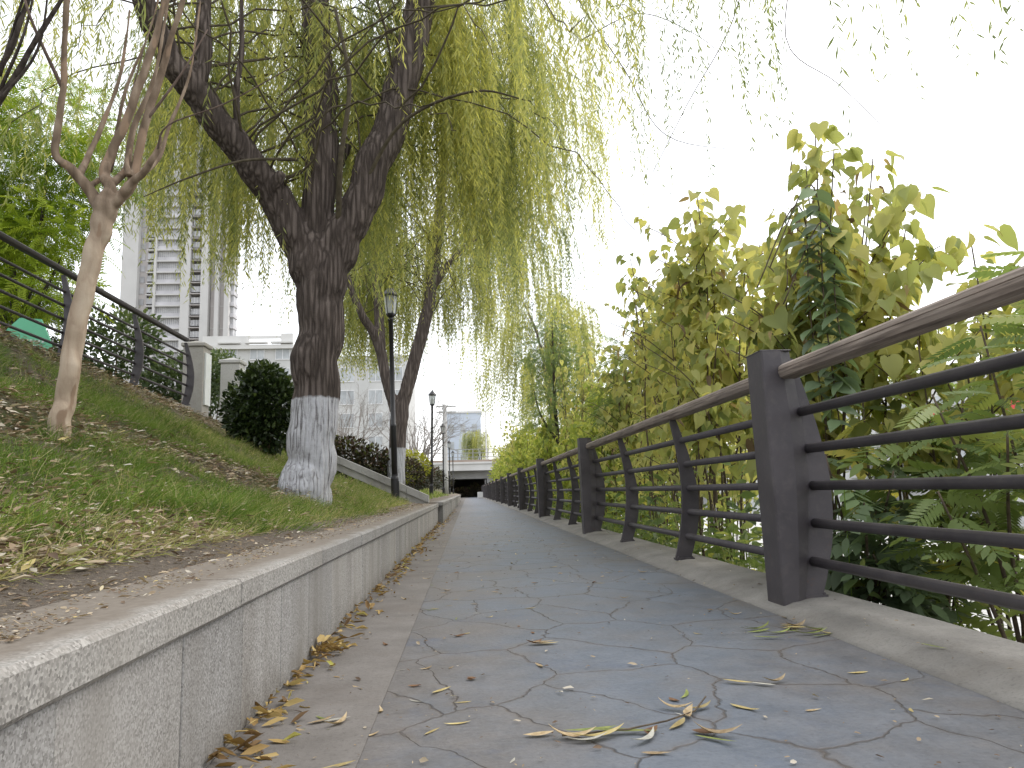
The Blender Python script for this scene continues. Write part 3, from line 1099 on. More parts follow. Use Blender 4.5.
def extra1(rng, LV, BR, off):
    # overhanging outer boughs: sparse withies against the sky
    S, L, O, V = [], [], [], []
    for x, y, z, l, k in [(1.45, 5.6, 5.0, 1.7, 16), (1.7, 5.2, 4.9, 1.5, 13), (1.95, 5.0, 4.8, 1.4, 14), (2.2, 5.2, 5.2, 1.9, 4), (2.5, 5.2, 5.2, 1.6, 4),
                          (2.12, 3.6, 3.35, .62, 2), (2.25, 3.6, 3.35, .45, 3), (2.62, 3.5, 3.35, .55, 4), (2.85, 3.6, 3.3, .25, 4), (2.4, 3.5, 3.3, .2, 3)]:
        for q in range(k):
            S.append((x + rng.normal(0, .12), y + rng.normal(0, .2), z)); L.append((l + .3) * rng.uniform(.6, 1.08))
            O.append((.3, 0)); V.append(rng.uniform(.0, .35))
    strands(rng, LV, LV, np.array(S) - off, np.array(L), np.array(O), .095, .0115, .055, np.array(V), .8)
    for pts, rad in [([(-.1, 7.1, 6.8), (.8, 6.2, 6.2), (1.6, 5.4, 5.4), (2.3, 4.8, 5.3)], [.03, .018, .010, .005]),
                     ([(1.6, 5.4, 5.4), (2.2, 4.4, 4.4), (2.8, 3.5, 3.75), (3.1, 3.3, 3.6)], [.010, .006, .004, .003]),
                     ([(.6, 6.3, 6.1), (1.05, 6.2, 5.0), (1.45, 6.1, 4.2), (1.75, 6.0, 3.55), (2.4, 5.9, 3.35)], [.008, .006, .005, .004, .002]),
                     ([(1.08, 6.2, 4.55), (1.6, 6.1, 4.75), (2.05, 6.0, 4.5), (2.3, 5.9, 4.2)], [.005, .004, .003, .002]),
                     ([(2.35, 5.2, 5.0), (2.1, 5.2, 4.1), (1.7, 5.2, 3.4), (1.35, 5.2, 2.75)], [.006, .004, .003, .002]),
                     ([(2.75, 5.2, 5.0), (2.5, 5.2, 3.95), (2.9, 5.2, 3.55), (3.4, 5.2, 3.0)], [.005, .004, .003, .002]),
                     ([(-.98, 6.75, 3.3), (-.55, 6.5, 3.9), (.1, 6.2, 4.05), (.6, 6.0, 3.85)], [.02, .016, .011, .005]),
                     ([(-1.5, 6.6, 3.6), (-1.9, 6.3, 3.45), (-2.3, 6.1, 3.2), (-2.6, 6.0, 3.0)], [.02, .012, .008, .004]),
                     ([(-1.15, 6.7, 3.0), (-1.08, 6.4, 3.5), (-1.0, 6.35, 4.2), (-1.12, 6.3, 4.9)], [.03, .024, .02, .014]),
                     ([(-1.4, 6.7, 3.5), (-1.2, 6.4, 4.0), (-.9, 6.2, 4.5), (-.4, 6., 4.9)], [.008, .007, .006, .004])]:
        sp = spline(pts, 6)
        BR.tube([p - off for p in sp], list(np.interp(np.linspace(0, 1, len(sp)), np.linspace(0, 1, len(rad)), rad)), 6)


willow('nearest willow with a thick furrowed three-limbed trunk whitewashed at the foot', (-1.43, 6.8, .5), [w1_tr, w1_L, w1_M, w1_R, w1_s, w1_L2, w1_k, w1_k2],
       (M['bark_one'], M['withy']), [w1_L, w1_M, w1_R], 75, 3.4, 2250, hem1, (-3.8, 1.35), (.135, .0135, .042), 11, .014, 6.6, extra1, .50, 3.2, .0085, .95, (-2.9, .45))

# --- second willow
w2_tr = ([(-1.52, 16, .4), (-1.51, 16, .75), (-1.48, 16, 1.47), (-1.44, 16, 2.1), (-1.43, 16, 2.4)], [.25, .195, .175, .185, .15])
w2_L = ([(-1.48, 16, 2.1), (-1.56, 16, 2.45), (-1.71, 16, 2.97), (-1.86, 16, 3.73), (-2.19, 15.8, 4.35), (-2.42, 15.6, 4.95), (-2.7, 15.4, 6.0)], [.10, .115, .115, .115, .09, .075, .04])
w2_L2 = ([(-1.84, 16, 3.6), (-1.9, 16.2, 4.78), (-2.06, 16.4, 5.98), (-2.0, 16.4, 7.4)], [.12, .10, .09, .06])
w2_R = ([(-1.41, 16, 2.1), (-1.34, 16, 2.5), (-1.16, 16, 3.17), (-.89, 16, 4.16), (-.71, 16, 5.16), (-.52, 16.2, 6.84), (-.36, 16.5, 9.15), (-.2, 16.5, 10.5)], [.15, .15, .145, .14, .13, .115, .09, .05])
w2_R2 = ([(-.95, 16, 3.95), (-1.15, 15.7, 3.78), (-1.36, 15.5, 3.9), (-1.45, 15.2, 4.6)], [.09, .08, .075, .05])
w2_R3 = ([(-.75, 16, 4.95), (-.2, 15.8, 5.6), (.7, 15.6, 6.3), (1.4, 15.4, 6.4)], [.09, .07, .05, .03])


def hem2(x, y):
    return float(np.interp(x, [-3.5, -2.6, -1.6, -.6, .3, 1.2, 2.0, 2.6, 3.4], [4.2, 3.7, 3.7, 4.4, 4.2, 4.6, 4.8, 5.2, 5.6]))


willow('second willow behind the nearest lantern post with a forked whitewashed trunk', (-1.51, 16, .75), [w2_tr, w2_L, w2_L2, w2_R, w2_R3],
       (M['bark_two'], M['withy']), [w2_L, w2_L2, w2_R, w2_R, w2_R3], 100, 4.3, 2900, hem2, (-3.6, 3.1), (.13, .021, .07), 12, .03, 10.2, None, .50, 4.2, .008, .9, (-2.6, -.2))

# --- third willow, over the river side farther on
w3_tr = ([(3.7, 31, -1.0), (3.65, 31, 0), (3.6, 31, 2.2), (3.55, 31, 3.6)], [.20, .16, .14, .12])
w3_a = ([(3.56, 31, 3.3), (3.4, 31, 5.0), (3.0, 31, 7.2), (2.4, 31, 8.6)], [.10, .09, .07, .04])
w3_b = ([(3.57, 31, 3.3), (3.8, 31.4, 5.2), (4.2, 31.5, 7.5)], [.10, .08, .05])
willow('farther yellowing willow drooping over the river side of the path before the bridge', (3.65, 31, 0), [w3_tr, w3_a, w3_b], (M['bark_two'], M['withy']),
       [w3_a, w3_b], 60, 3.0, 1250, lambda x, y: float(np.interp(x, [0, 1.2, 2.5, 4, 6], [5.0, 3.8, 3.2, 3.8, 4.5])), (.2, 5.6), (.20, .034, .12), 13, .05, 9.2, None, .5, 4.0, .02, .9)


# --- small pale-barked tree (crape myrtle habit) on the bank
def small_tree(name, label, loc, limbs, thin, mats, seed, voxel=.0075):
    r = thing(name, label, 'tree', loc)
    trunk_mesh('trunk', limbs, [mats[0]], r, voxel, .0022, (7, 7, 5), seed, np.array(loc), 4)
    for pts, rad in thin:
        m = MB(); sp = spline(pts, 5)
        m.tube([p - np.array(loc) for p in sp], list(np.interp(np.linspace(0, 1, len(sp)), np.linspace(0, 1, len(rad)), rad)), 7)
        m.build('twig', mats[1], r, True)
    return r


D = 4.4
st_limbs = [
    ([(-2.33, D, .80), (-2.315, D, .95), (-2.29, D, 1.16), (-2.26, D, 1.48), (-2.205, D, 1.81), (-2.16, D, 2.10), (-2.12, D, 2.28), (-2.09, D, 2.36)], [.072, .060, .056, .054, .052, .056, .066, .048]),
    ([(-2.14, D, 2.24), (-2.20, D, 2.36), (-2.27, 4.35, 2.46), (-2.37, 4.3, 2.56), (-2.36, 4.28, 2.70), (-2.33, 4.25, 2.95), (-2.31, 4.2, 3.45), (-2.27, 4.2, 4.0)], [.04, .033, .029, .026, .021, .019, .017, .013]),
    ([(-2.11, D, 2.28), (-2.10, D, 2.40), (-2.15, 4.42, 2.50), (-2.14, 4.45, 2.62), (-2.05, 4.45, 2.85), (-1.97, 4.45, 3.15), (-1.88, 4.45, 3.5), (-1.76, 4.4, 4.1)], [.044, .035, .031, .029, .027, .025, .021, .016]),
    ([(-2.10, D, 2.30), (-2.03, 4.5, 2.45), (-2.02, 4.55, 2.65), (-1.98, 4.55, 2.9), (-1.90, 4.55, 3.2), (-1.80, 4.5, 3.55), (-1.66, 4.5, 4.1)], [.038, .030, .027, .025, .022, .018, .014]),
    ([(-2.08, D, 2.30), (-1.96, 4.35, 2.40), (-1.86, 4.3, 2.47), (-1.79, 4.28, 2.57), (-1.77, 4.28, 2.61)], [.036, .026, .020, .016, .012]),
    ([(-1.99, 4.36, 2.40), (-1.96, 4.5, 2.55), (-1.88, 4.5, 2.70), (-1.86, 4.5, 2.78)], [.02, .017, .014, .009]),
    ([(-2.22, 4.38, 2.40), (-2.21, 4.6, 2.60), (-2.23, 4.7, 2.85), (-2.18, 4.7, 3.2), (-2.05, 4.7, 3.6), (-1.95, 4.7, 4.1)], [.018, .014, .012, .011, .009, .007]),
    ([(-2.27, 4.36, 2.46), (-2.30, 4.5, 2.62), (-2.27, 4.6, 2.9), (-2.22, 4.7, 3.3), (-2.2, 4.75, 3.8)], [.024, .018, .015, .012, .008]),
    ([(-2.12, 4.42, 2.42), (-2.08, 4.55, 2.6), (-2.10, 4.65, 2.9), (-2.0, 4.7, 3.3), (-1.95, 4.75, 3.9)], [.026, .021, .018, .014, .009]),
    ([(-1.88, 4.32, 2.46), (-1.82, 4.4, 2.6), (-1.80, 4.45, 2.8), (-1.7, 4.5, 3.2), (-1.65, 4.5, 3.7)], [.018, .014, .011, .009, .006]),
    ([(-2.02, 4.45, 2.50), (-2.06, 4.5, 2.62), (-2.04, 4.5, 2.70)], [.02, .016, .009]),
]
st_thin = [([(-2.33, 4.25, 2.95), (-2.45, 4.1, 3.3), (-2.5, 4.0, 3.6)], [.012, .008, .005]), ([(-2.15, 4.5, 2.55), (-2.1, 4.55, 2.95), (-2.02, 4.6, 3.5)], [.008, .006, .004]),
           ([(-1.79, 4.28, 2.57), (-1.70, 4.2, 2.7), (-1.35, 4.1, 2.78), (-.95, 4.0, 2.95)], [.007, .005, .004, .003]), ([(-1.98, 4.55, 2.9), (-1.75, 4.5, 3.2), (-1.6, 4.5, 3.5)], [.01, .007, .004])]
small_tree('crape_myrtle_tree', 'slim pale-barked leafless tree leaning on the grass bank in front of the railing', (-2.32, D, .87), st_limbs, st_thin, (M['bark_myrtle'], M['bark_myrtle_dark']), 5)
# leafless neighbour whose trunk stands just outside the frame
nb = [([(-3.05, 4.2, 1.2), (-3.0, 4.2, 1.7), (-2.92, 4.2, 2.2), (-2.88, 4.2, 2.45)], [.07, .055, .05, .05]),
      ([(-2.89, 4.2, 2.4), (-2.72, 4.2, 2.75), (-2.55, 4.15, 2.95), (-2.25, 4.1, 3.5)], [.04, .03, .018, .012]),
      ([(-2.88, 4.2, 2.45), (-2.74, 4.2, 2.85), (-2.6, 4.2, 3.2), (-2.5, 4.2, 3.6)], [.03, .02, .016, .01])]
small_tree('crape_myrtle_tree', 'dark thin bare branches of a tree at the upper left corner', (-3.05, 4.2, 1.2), nb,
           [([(-2.66, 4.2, 3.0), (-2.6, 4.2, 3.3), (-2.46, 4.1, 3.6)], [.012, .009, .006]), ([(-2.62, 4.15, 2.88), (-2.48, 4.1, 3.2), (-2.42, 4.1, 3.6)], [.011, .008, .005]),
            ([(-2.75, 4.2, 2.7), (-2.6, 4.1, 2.78), (-2.4, 4.1, 3.1), (-2.3, 4.0, 3.5)], [.012, .01, .008, .004])], (M['bark_dark'], M['bark_dark']), 6)


# ------------------------------------------------------------------ leafy trees of compound leaves, bushes, hedges
def cloud(rng, lobes, n, shell=.35):
    """points in lobes (center, radii), denser toward the skins, with outward direction"""
    vol = np.array([l[1][0] * l[1][1] * l[1][2] for l in lobes]) ** (2 / 3)
    idx = rng.choice(len(lobes), n, p=vol / vol.sum())
    d = norm(rng.normal(0, 1, (n, 3)))
    rr = 1 - shell * rng.random(n) ** 1.3
    c = np.array([l[0] for l in lobes])[idx]
    rad = np.array([l[1] for l in lobes])[idx]
    return c + d * rr[:, None] * rad, d, idx


def frond_tree(name, label, loc, lobes, n, tmpl, size, mat, bmat, limbs, seed, shell=.7, var=(.55, .2), group=None):
    rng = np.random.default_rng(seed)
    r = thing(name, label, 'tree', loc, group)
    LV = Leaves()
    P, d, idx = cloud(rng, lobes, n, shell)
    U = d * np.array([1, 1, .3]) + rng.normal(0, .45, P.shape) + np.array([0, 0, -.15])
    U, V, W = frames(U, rng.normal(0, .5, n))
    lv = rng.normal(0, .12, len(lobes))[idx]
    LV.add(*tmpl, P, U, V, W, size * rng.uniform(.7, 1.25, n), np.clip(rng.normal(var[0], var[1], n) + lv, 0, 1))
    LV.build('crown', mat, r)
    for k, (pts, rad) in enumerate(limbs):
        m = MB(); sp = spline(pts, 6)
        m.tube(sp, list(np.interp(np.linspace(0, 1, len(sp)), np.linspace(0, 1, len(rad)), rad)), 9)
        m.build('trunk' if k == 0 else 'limb', bmat, r, True)
    return r


frond_tree('locust_tree', 'bright yellow-green feathery tree behind the upper railing at the left', (-7.7, 13, 2.25),
           [((-.3, 0, 3.6), (1.1, 1.2, .9)), ((.7, -.3, 2.9), (.9, .9, .6)), ((-.9, .2, 2.4), (1.1, 1.1, .7)), ((.2, .2, 5.0), (1.2, 1.2, .9)), ((1.2, 0, 3.9), (.7, .8, .6)),
            ((-.4, -.4, 1.7), (.9, .8, .45)), ((.9, -.5, 1.75), (.6, .6, .4)), ((-1.7, 0, 3.9), (.9, 1, .9)), ((-1.5, 0, 5.4), (1.2, 1, .9))],
           3600, T_FROND_FINE, .40, M['locust_leaf'], M['bark_dark'],
           [([(.15, 0, -.3), (.1, 0, .5), (.05, 0, 1.2), (-.1, 0, 2.5)], [.10, .085, .07, .05]), ([(.08, 0, .8), (.4, -.2, 1.4), (.9, -.3, 2.4)], [.05, .04, .02]),
            ([(.07, 0, .9), (-.3, .1, 1.5), (-.9, 0, 2.4)], [.05, .04, .02]), ([(.05, 0, 1.2), (.3, 0, 2.3), (.4, 0, 4.2)], [.05, .035, .02]), ([(.0, 0, 1.0), (-.2, -.2, 1.9), (-.5, -.3, 3.2)], [.04, .03, .02])], 21)
frond_tree('locust_tree', 'darker green tree mass at the left edge behind the bright feathery tree', (-9.8, 15, 2.25),
           [((0, 0, 3.2), (1.4, 1.3, 1.5)), ((.8, 0, 2.2), (1.0, 1, .8)), ((-.8, 0, 4.4), (1.4, 1.3, 1.2)), ((.9, 0, 4.2), (1.0, 1, .8))],
           2200, T_FROND_FINE, .45, M['grey_bush_leaf'], M['bark_dark'], [([(0, 0, -.3), (.05, 0, 1), (0, 0, 3.)], [.12, .1, .05]), ([(0.03, 0, 1.), (.5, 0, 1.9), (.8, 0, 2.6)], [.06, .05, .02])], 22)


def bush(name, label, loc, lobes, n, leaf, mat, seed, shell=.45, tmpl=T_OVATE, var=(.45, .25), group=None, stems=5, cat='bush', light_up=.25, core=True):
    rng = np.random.default_rng(seed)
    r = thing(name, label, cat, loc, group)
    LV = Leaves()
    P, d, idx = cloud(rng, lobes, n, shell)
    U = d + rng.normal(0, .6, P.shape) + np.array([0, 0, .15])
    U, V, W = frames(U, rng.normal(0, .8, n))
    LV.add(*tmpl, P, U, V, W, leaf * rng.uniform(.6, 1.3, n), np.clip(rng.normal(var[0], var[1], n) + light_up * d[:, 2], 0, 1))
    LV.build('foliage', mat, r)
    for k in range(stems):
        c, rad = lobes[k % len(lobes)]
        m = MB()
        e = np.array(c) + np.array([rng.normal(0, .3) * rad[0], rng.normal(0, .3) * rad[1], 0])
        s0 = np.array([rng.normal(0, .08) + c[0] * .4, rng.normal(0, .08) + c[1] * .4, -.15])
        sp = spline([s0, s0 * .5 + e * .5 + rng.normal(0, .04, 3), e], 4)
        m.tube(sp, list(np.linspace(.018, .007, len(sp))), 5)
        m.build('stem', M['stem'], r, True)
    return r


bush('round_bush', 'dark glossy rounded bush against the left side of the nearest willow', (-3.02, 11.2, 1.22),
     [((0, 0, .72), (.50, .5, .55)), ((-.22, .05, .62), (.36, .36, .40)), ((.25, -.05, .68), (.34, .36, .44)), ((.05, -.1, 1.02), (.32, .34, .28)), ((.1, 0, .32), (.44, .45, .34)), ((-.15, 0, .36), (.36, .4, .34))], 6500, .085, M['bush_leaf'], 31, .55)
bush('hedge', 'dark reddish hedge behind the stone edging beyond the nearest willow', (-2.3, 16.2, .85),
     [((-.75, 0, .55), (.5, .55, .5)), ((-.25, 0, .50), (.5, .5, .46)), ((.25, -.05, .36), (.45, .5, .40)), ((.6, 0, .22), (.36, .4, .32)), ((-1.2, .2, .75), (.5, .5, .5))], 5200, .085, M['red_hedge_leaf'], 32, .6, var=(.5, .28))
bush('round_bush', 'clipped round shrub dark below and golden green on top beyond the second willow', (-1.85, 22, .55), [((0, 0, .5), (.62, .55, .56))], 2600, .075, M['red_hedge_leaf'], 33, .3)
bush('round_bush', 'golden green shrub crown rising over the dark clipped shrub', (-1.75, 23.4, .6), [((0, 0, .75), (.6, .5, .52))], 1800, .075, M['golden_leaf'], 34, .3)
for i, (x, y, z, a, h, lab) in enumerate([(-6.35, 13.6, 2.2, .9, 1.0, 'grey green bush behind the upper railing right of the slim pale tree'), (-5.45, 14.9, 2.1, .8, .75, 'low grey green bush behind the upper railing next to the taupe pillar'),
                                          (-7.6, 12.2, 2.2, .8, .55, 'bush below the feathery tree behind the upper railing and green sign'), (-6.35, 19, 2.2, .75, 1.15, 'grey green bush seen between the two gate pillars')]):
    bush('leafy_bush', lab, (x, y, z), [((0, 0, h), (a, a, h * .8)), ((.4 * a, 0, h * 1.3), (a * .6, a * .6, h * .5)), ((-.5 * a, 0, h * .8), (a * .7, a * .7, h * .6))], 2600, .10, M['grey_bush_leaf'], 40 + i, .5)
bush('flowering_bush', 'small bush with pink flowers at the left edge beside the green sign', (-6.0, 9.75, 2.25), [((0, 0, .36), (.22, .25, .22))], 500, .05, M['flower'], 47, .5, var=(.45, .22), light_up=.1)
for i, (x, y, s_) in enumerate([(-2.2, 30, 1.0), (-2.6, 33, 1.2), (-2.2, 42, 1.3), (-3.0, 55, 1.8), (-2.6, 68, 1.8)]):
    bush('leafy_bush', ['green shrub behind the second lantern post', 'bigger green shrub farther along the bank behind the second lantern post', 'shrub on the bank near the utility pole', 'broad shrub on the bank before the bridge', 'shrub at the foot of the bridge on the left'][i],
         (x, y, .7), [((0, 0, .5 * s_), (.8 * s_, .7 * s_, .55 * s_))], 1300, .12, M['bush_leaf'] if i % 2 else M['red_hedge_leaf'], 50 + i, .5)


def bare_tree(label, loc, h, seed, mat, n0=5, spread=.45):
    rng = np.random.default_rng(seed)
    r = thing('bare_tree', label, 'tree', loc, 'grey leafless trees beyond the hedge')
    m, tr = MB(), MB()
    def grow(p, d, L, rad, lev, mm):
        pts = [p]
        for k in range(4):
            d = norm(d + rng.normal(0, .10, 3) + np.array([0, 0, .05]))
            pts.append(pts[-1] + d * L / 4)
        mm.tube(pts, list(np.linspace(rad, rad * .6, 5)), 5 if lev < 2 else 3, cap=False)
        if lev < 4:
            for k in range(int(rng.integers(2, 4)) + (lev == 0)):
                t = pts[int(rng.integers(2, 5))]
                grow(t, norm(d + rng.normal(0, spread, 3)), L * rng.uniform(.55, .8), rad * .55, lev + 1, m)
    for k in range(n0):
        grow(np.array([rng.normal(0, .15), rng.normal(0, .15), -.1]), norm(np.array([rng.normal(0, .25), rng.normal(0, .25), 1.])), h * .42, .035 * h / 4, 0, tr)
    tr.build('trunk', mat, r, True)
    m.build('branches', mat, r, True)
    return r


bare_tree('leafless grey shrub tree in front of the white building left of the lantern post', (-4.6, 30, 1.6), 3.4, 61, M['twig_grey'], 6)
bare_tree('leafless grey tree between the second willow and the second lantern post', (-2.6, 36, 1.0), 5.0, 62, M['twig_grey'], 5)
bare_tree('taller leafless grey tree behind the second lantern post', (-2.9, 44, 1.0), 6.2, 63, M['twig_grey'], 5)
bare_tree('leafless grey tree above the dark hedge', (-5.6, 34, 1.8), 3.8, 64, M['twig_grey'], 5)


# ------------------------------------------------------------------ river-side shrubs
def mulberry(label, loc, h, nst, seed, mat=None, spread=.35, leaf=.105, dens=.062, lo=.42, var=(.5, .2), stems=None, group=None, twigs=4):
    rng = np.random.default_rng(seed)
    r = thing('mulberry_shrub', label, 'shrub', loc, group)
    LV = Leaves()
    PP, AZ = [], []
    def leaves_on(pts, t0):
        seg = np.array(pts)
        Ls = np.linalg.norm(np.diff(seg, axis=0), axis=1)
        tot = Ls.sum(); cum = np.concatenate([[0], np.cumsum(Ls)])
        s_ = np.arange(t0 * tot, tot, dens) + rng.uniform(-.01, .01)
        for k, q in enumerate(s_):
            i = min(np.searchsorted(cum, q, side='right') - 1, len(seg) - 2)
            PP.append(seg[i] + (seg[i + 1] - seg[i]) * (q - cum[i]) / max(Ls[i], 1e-6))
            AZ.append(k * 2.4 + rng.normal(0, .5))
        for k in range(3):
            PP.append(seg[-1]); AZ.append(rng.uniform(0, 6.3))
    if stems is None:
        stems = []
        for k in range(nst):
            a = rng.uniform(0, 2 * PI)
            stems.append(((rng.normal(0, .12), rng.normal(0, .15)), (math.cos(a) * spread * rng.uniform(.3, 1), math.sin(a) * spread * rng.uniform(.3, 1)), h * rng.uniform(.72, 1.05)))
    for (bx_, by_), (tx, ty), hh in stems:
        p0 = np.array([bx_, by_, -.25]); p1 = np.array([bx_ + tx, by_ + ty, hh])
        mids = [p0 * (1 - t) + p1 * t + rng.normal(0, .035, 3) * (1, 1, .3) - np.array([tx, ty, 0]) * .18 * math.sin(PI * t) for t in (.25, .5, .75)]
        pts = spline([p0] + mids + [p1], 4)
        m = MB(); m.tube(pts, list(np.linspace(.013, .004, len(pts))), 6)
        leaves_on(pts, lo)
        for q in range(twigs):
            i = int(rng.uniform(lo * .7, .9) * (len(pts) - 1))
            a = rng.uniform(0, 2 * PI)
            L = rng.uniform(.25, .6) * min(1.2, h / 2)
            d = np.array([math.cos(a), math.sin(a), .9])
            tw = spline([pts[i], pts[i] + d * L * .45, pts[i] + d * L * np.array([.95, .95, .75])], 3)
            m.tube(tw, list(np.linspace(.006, .003, len(tw))), 5)
            leaves_on(tw, .2)
        m.build('stem', M['stem'], r, True)
    P = np.array(PP); az = np.array(AZ)
    ok = P[:, 0] + loc[0] > 1.72
    P, az = P[ok], az[ok]; n = len(P)
    hd = np.stack([np.cos(az), np.sin(az), np.zeros(n)], 1)
    U = hd * rng.uniform(.35, 1., n)[:, None] + np.array([0, 0, -1.]) * rng.uniform(.25, 1.25, n)[:, None] + rng.normal(0, .22, (n, 3))
    U, V, W = frames(U, rng.normal(0, .45, n))
    sz = leaf * np.clip(rng.normal(.85, .28, n), .3, 1.4)
    fl = rng.uniform(.6, 1.8, n)
    v = np.clip(rng.normal(var[0], var[1], n), 0, .85)
    dead = rng.random(n) < .07
    v[dead] = rng.uniform(.93, 1, dead.sum())
    width = np.where(dead, .35, rng.uniform(.85, 1.1, n))
    LV.add(*T_HEART, P + hd * (.04 + .48 * sz[:, None]) * np.where((P[:, :1] + loc[0] < 1.85) & (hd[:, :1] < 0), -1, 1) + rng.normal(0, .01, (n, 3)), U, V, W, np.stack([sz, sz * width, sz * fl], 1), v)
    LV.build('foliage', mat or M['mulberry_leaf'], r)
    return r


def abs_stems(loc, lst):
    """[(base dx, base dy, tip x, tip y, tip z)] in world -> stems relative to loc"""
    return [((bx_, by_), (tx - loc[0] - bx_, ty - loc[1] - by_), tz - loc[2]) for bx_, by_, tx, ty, tz in lst]


lc = (2.15, 4.6, -.2)
mulberry('tall yellow-green shrub with the highest shoots against the sky beside the thick railing post', lc, 2.8, 6, 71, spread=.4, leaf=.118, dens=.021, lo=.52, var=(.52, .18),
         stems=abs_stems(lc, [(0, 0, 2.36, 4.6, 2.92), (.03, .03, 2.30, 4.65, 2.66), (.05, 0, 2.45, 4.55, 2.72), (.1, .05, 2.68, 4.5, 2.64), (.1, 0, 2.62, 4.5, 2.4), (-.1, .1, 2.16, 4.7, 2.35), (.2, -.1, 2.85, 4.5, 2.15), (0.05, .2, 2.45, 4.9, 2.2), (-.05, -.1, 2.05, 4.5, 1.9), (.15, .1, 2.6, 4.7, 1.8)]))
lc = (2.1, 6.2, -.2)
mulberry('yellow-green shrub with one tall shoot left of the highest shrub behind the railing', lc, 2.4, 6, 72, leaf=.115, dens=.022, lo=.48, var=(.55, .18),
         stems=abs_stems(lc, [(0, 0, 2.06, 6.2, 3.08), (.02, .02, 2.0, 6.25, 2.85), (.04, 0, 2.14, 6.2, 2.75), (.1, 0, 2.4, 6.0, 2.55), (-.1, .1, 1.9, 6.4, 2.4), (.1, .2, 2.55, 6.1, 2.6), (-.1, -.1, 2.05, 5.8, 1.9), (.2, .1, 2.5, 5.7, 1.8), (0, .2, 1.9, 6.7, 2.0)]))
lc = (3.1, 4.3, -.6)
mulberry('yellow-green shrub with an arching shoot above the handrail near the right edge', lc, 2.4, 4, 73, leaf=.115, dens=.021, lo=.56, var=(.55, .16),
         stems=abs_stems(lc, [(0, 0, 3.06, 4.2, 2.02), (-.2, .1, 2.75, 4.3, 1.55), (.1, .2, 3.2, 4.4, 1.75), (-.3, 0, 2.6, 4.1, 1.35)]))
G1 = 'yellowing shrubs packed behind the railing'
GL = 'dense yellow-green shrub in the row behind the railing farther along the path'
A = mulberry(GL, (2.25, 7.2, -.2), 3.3, 9, 74, leaf=.105, dens=.047, lo=.42, var=(.55, .2), spread=.45, group=G1)
B = mulberry(GL, (2.35, 8.2, -.25), 3.5, 9, 75, leaf=.105, dens=.047, lo=.40, var=(.52, .2), spread=.5, group=G1)
Cm = mulberry(GL, (2.4, 12.5, -.25), 2.9, 9, 76, mat=M['shrub_leaf'], leaf=.11, dens=.042, lo=.2, var=(.5, .2), spread=.5, group=G1)
Dm = mulberry(GL, (2.5, 14.0, -.3), 3.2, 9, 77, mat=M['shrub_leaf'], leaf=.11, dens=.042, lo=.2, var=(.55, .2), spread=.55, group=G1)
rg = random.Random(5)
def more(o, x, y, z, sc):
    dup(o, (x, y, z), rg.uniform(-.3, .3), (sc, sc * rg.choice((-1, 1)), sc * rg.uniform(.94, 1.06)))


for y, sc in ((9.2, .95), (10.4, 1.0), (11.4, .95)):
    more(rg.choice((A, B)), 2.35 + rg.uniform(0, .2), y, -.25, sc)
more(A, 3.3, 9.4, -.6, .9)
y = 13.2
while y < 70:
    for xx in ((2.4, 3.4) if y < 40 else (2.5,)):
        more(rg.choice((Cm, Dm, Cm, Dm, B)), xx + rg.uniform(-.05, .25), y + rg.uniform(-.3, .3), -.25 - .4 * (xx > 2.6), rg.uniform(.88, 1.12) * (1 + .006 * (y - 13)))
    y += 1.3 + .02 * y

# darker, loosely leaved tree rising over the shrub row
frond_tree('chinaberry_tree', 'dark loosely leaved tree rising above the shrub row behind the railing', (2.6, 21, -.4),
           [((0, 0, 3.6), (.9, .9, .9)), ((-.3, 0, 4.8), (.8, .8, .8)), ((.5, 0, 4.4), (.7, .7, .8)), ((-.5, 0, 2.9), (.8, .8, .6)), ((.9, 0, 3.2), (.7, .8, .7)), ((-.1, 0, 5.7), (.45, .45, .45))],
           1500, T_FROND_FINE, .26, M['frond_leaf'], M['bark_dark'],
           [([(0, 0, -.4), (0, 0, 1.5), (-.1, 0, 3.4), (-.1, 0, 5.6)], [.08, .07, .05, .015]), ([(0, 0, 2.), (.5, 0, 3.2), (.8, 0, 4.3)], [.04, .03, .01]), ([(0, 0, 2.2), (-.5, 0, 3.), (-.7, 0, 3.8)], [.04, .03, .01])], 81, .8, (.35, .2))
frond_tree('chinaberry_tree', 'smaller dark tree peeping over the yellow shrubs behind the railing', (2.9, 11.3, -.5),
           [((-.2, 0, 2.9), (.6, .6, .6)), ((.3, 0, 3.2), (.55, .6, .5)), ((-.5, 0, 2.3), (.5, .5, .5))], 800, T_FROND_FINE, .24, M['frond_leaf'], M['bark_dark'],
           [([(0, 0, -.4), (0, 0, 1.5), (-.1, 0, 3.2)], [.05, .04, .01])], 82, .8, (.3, .2))


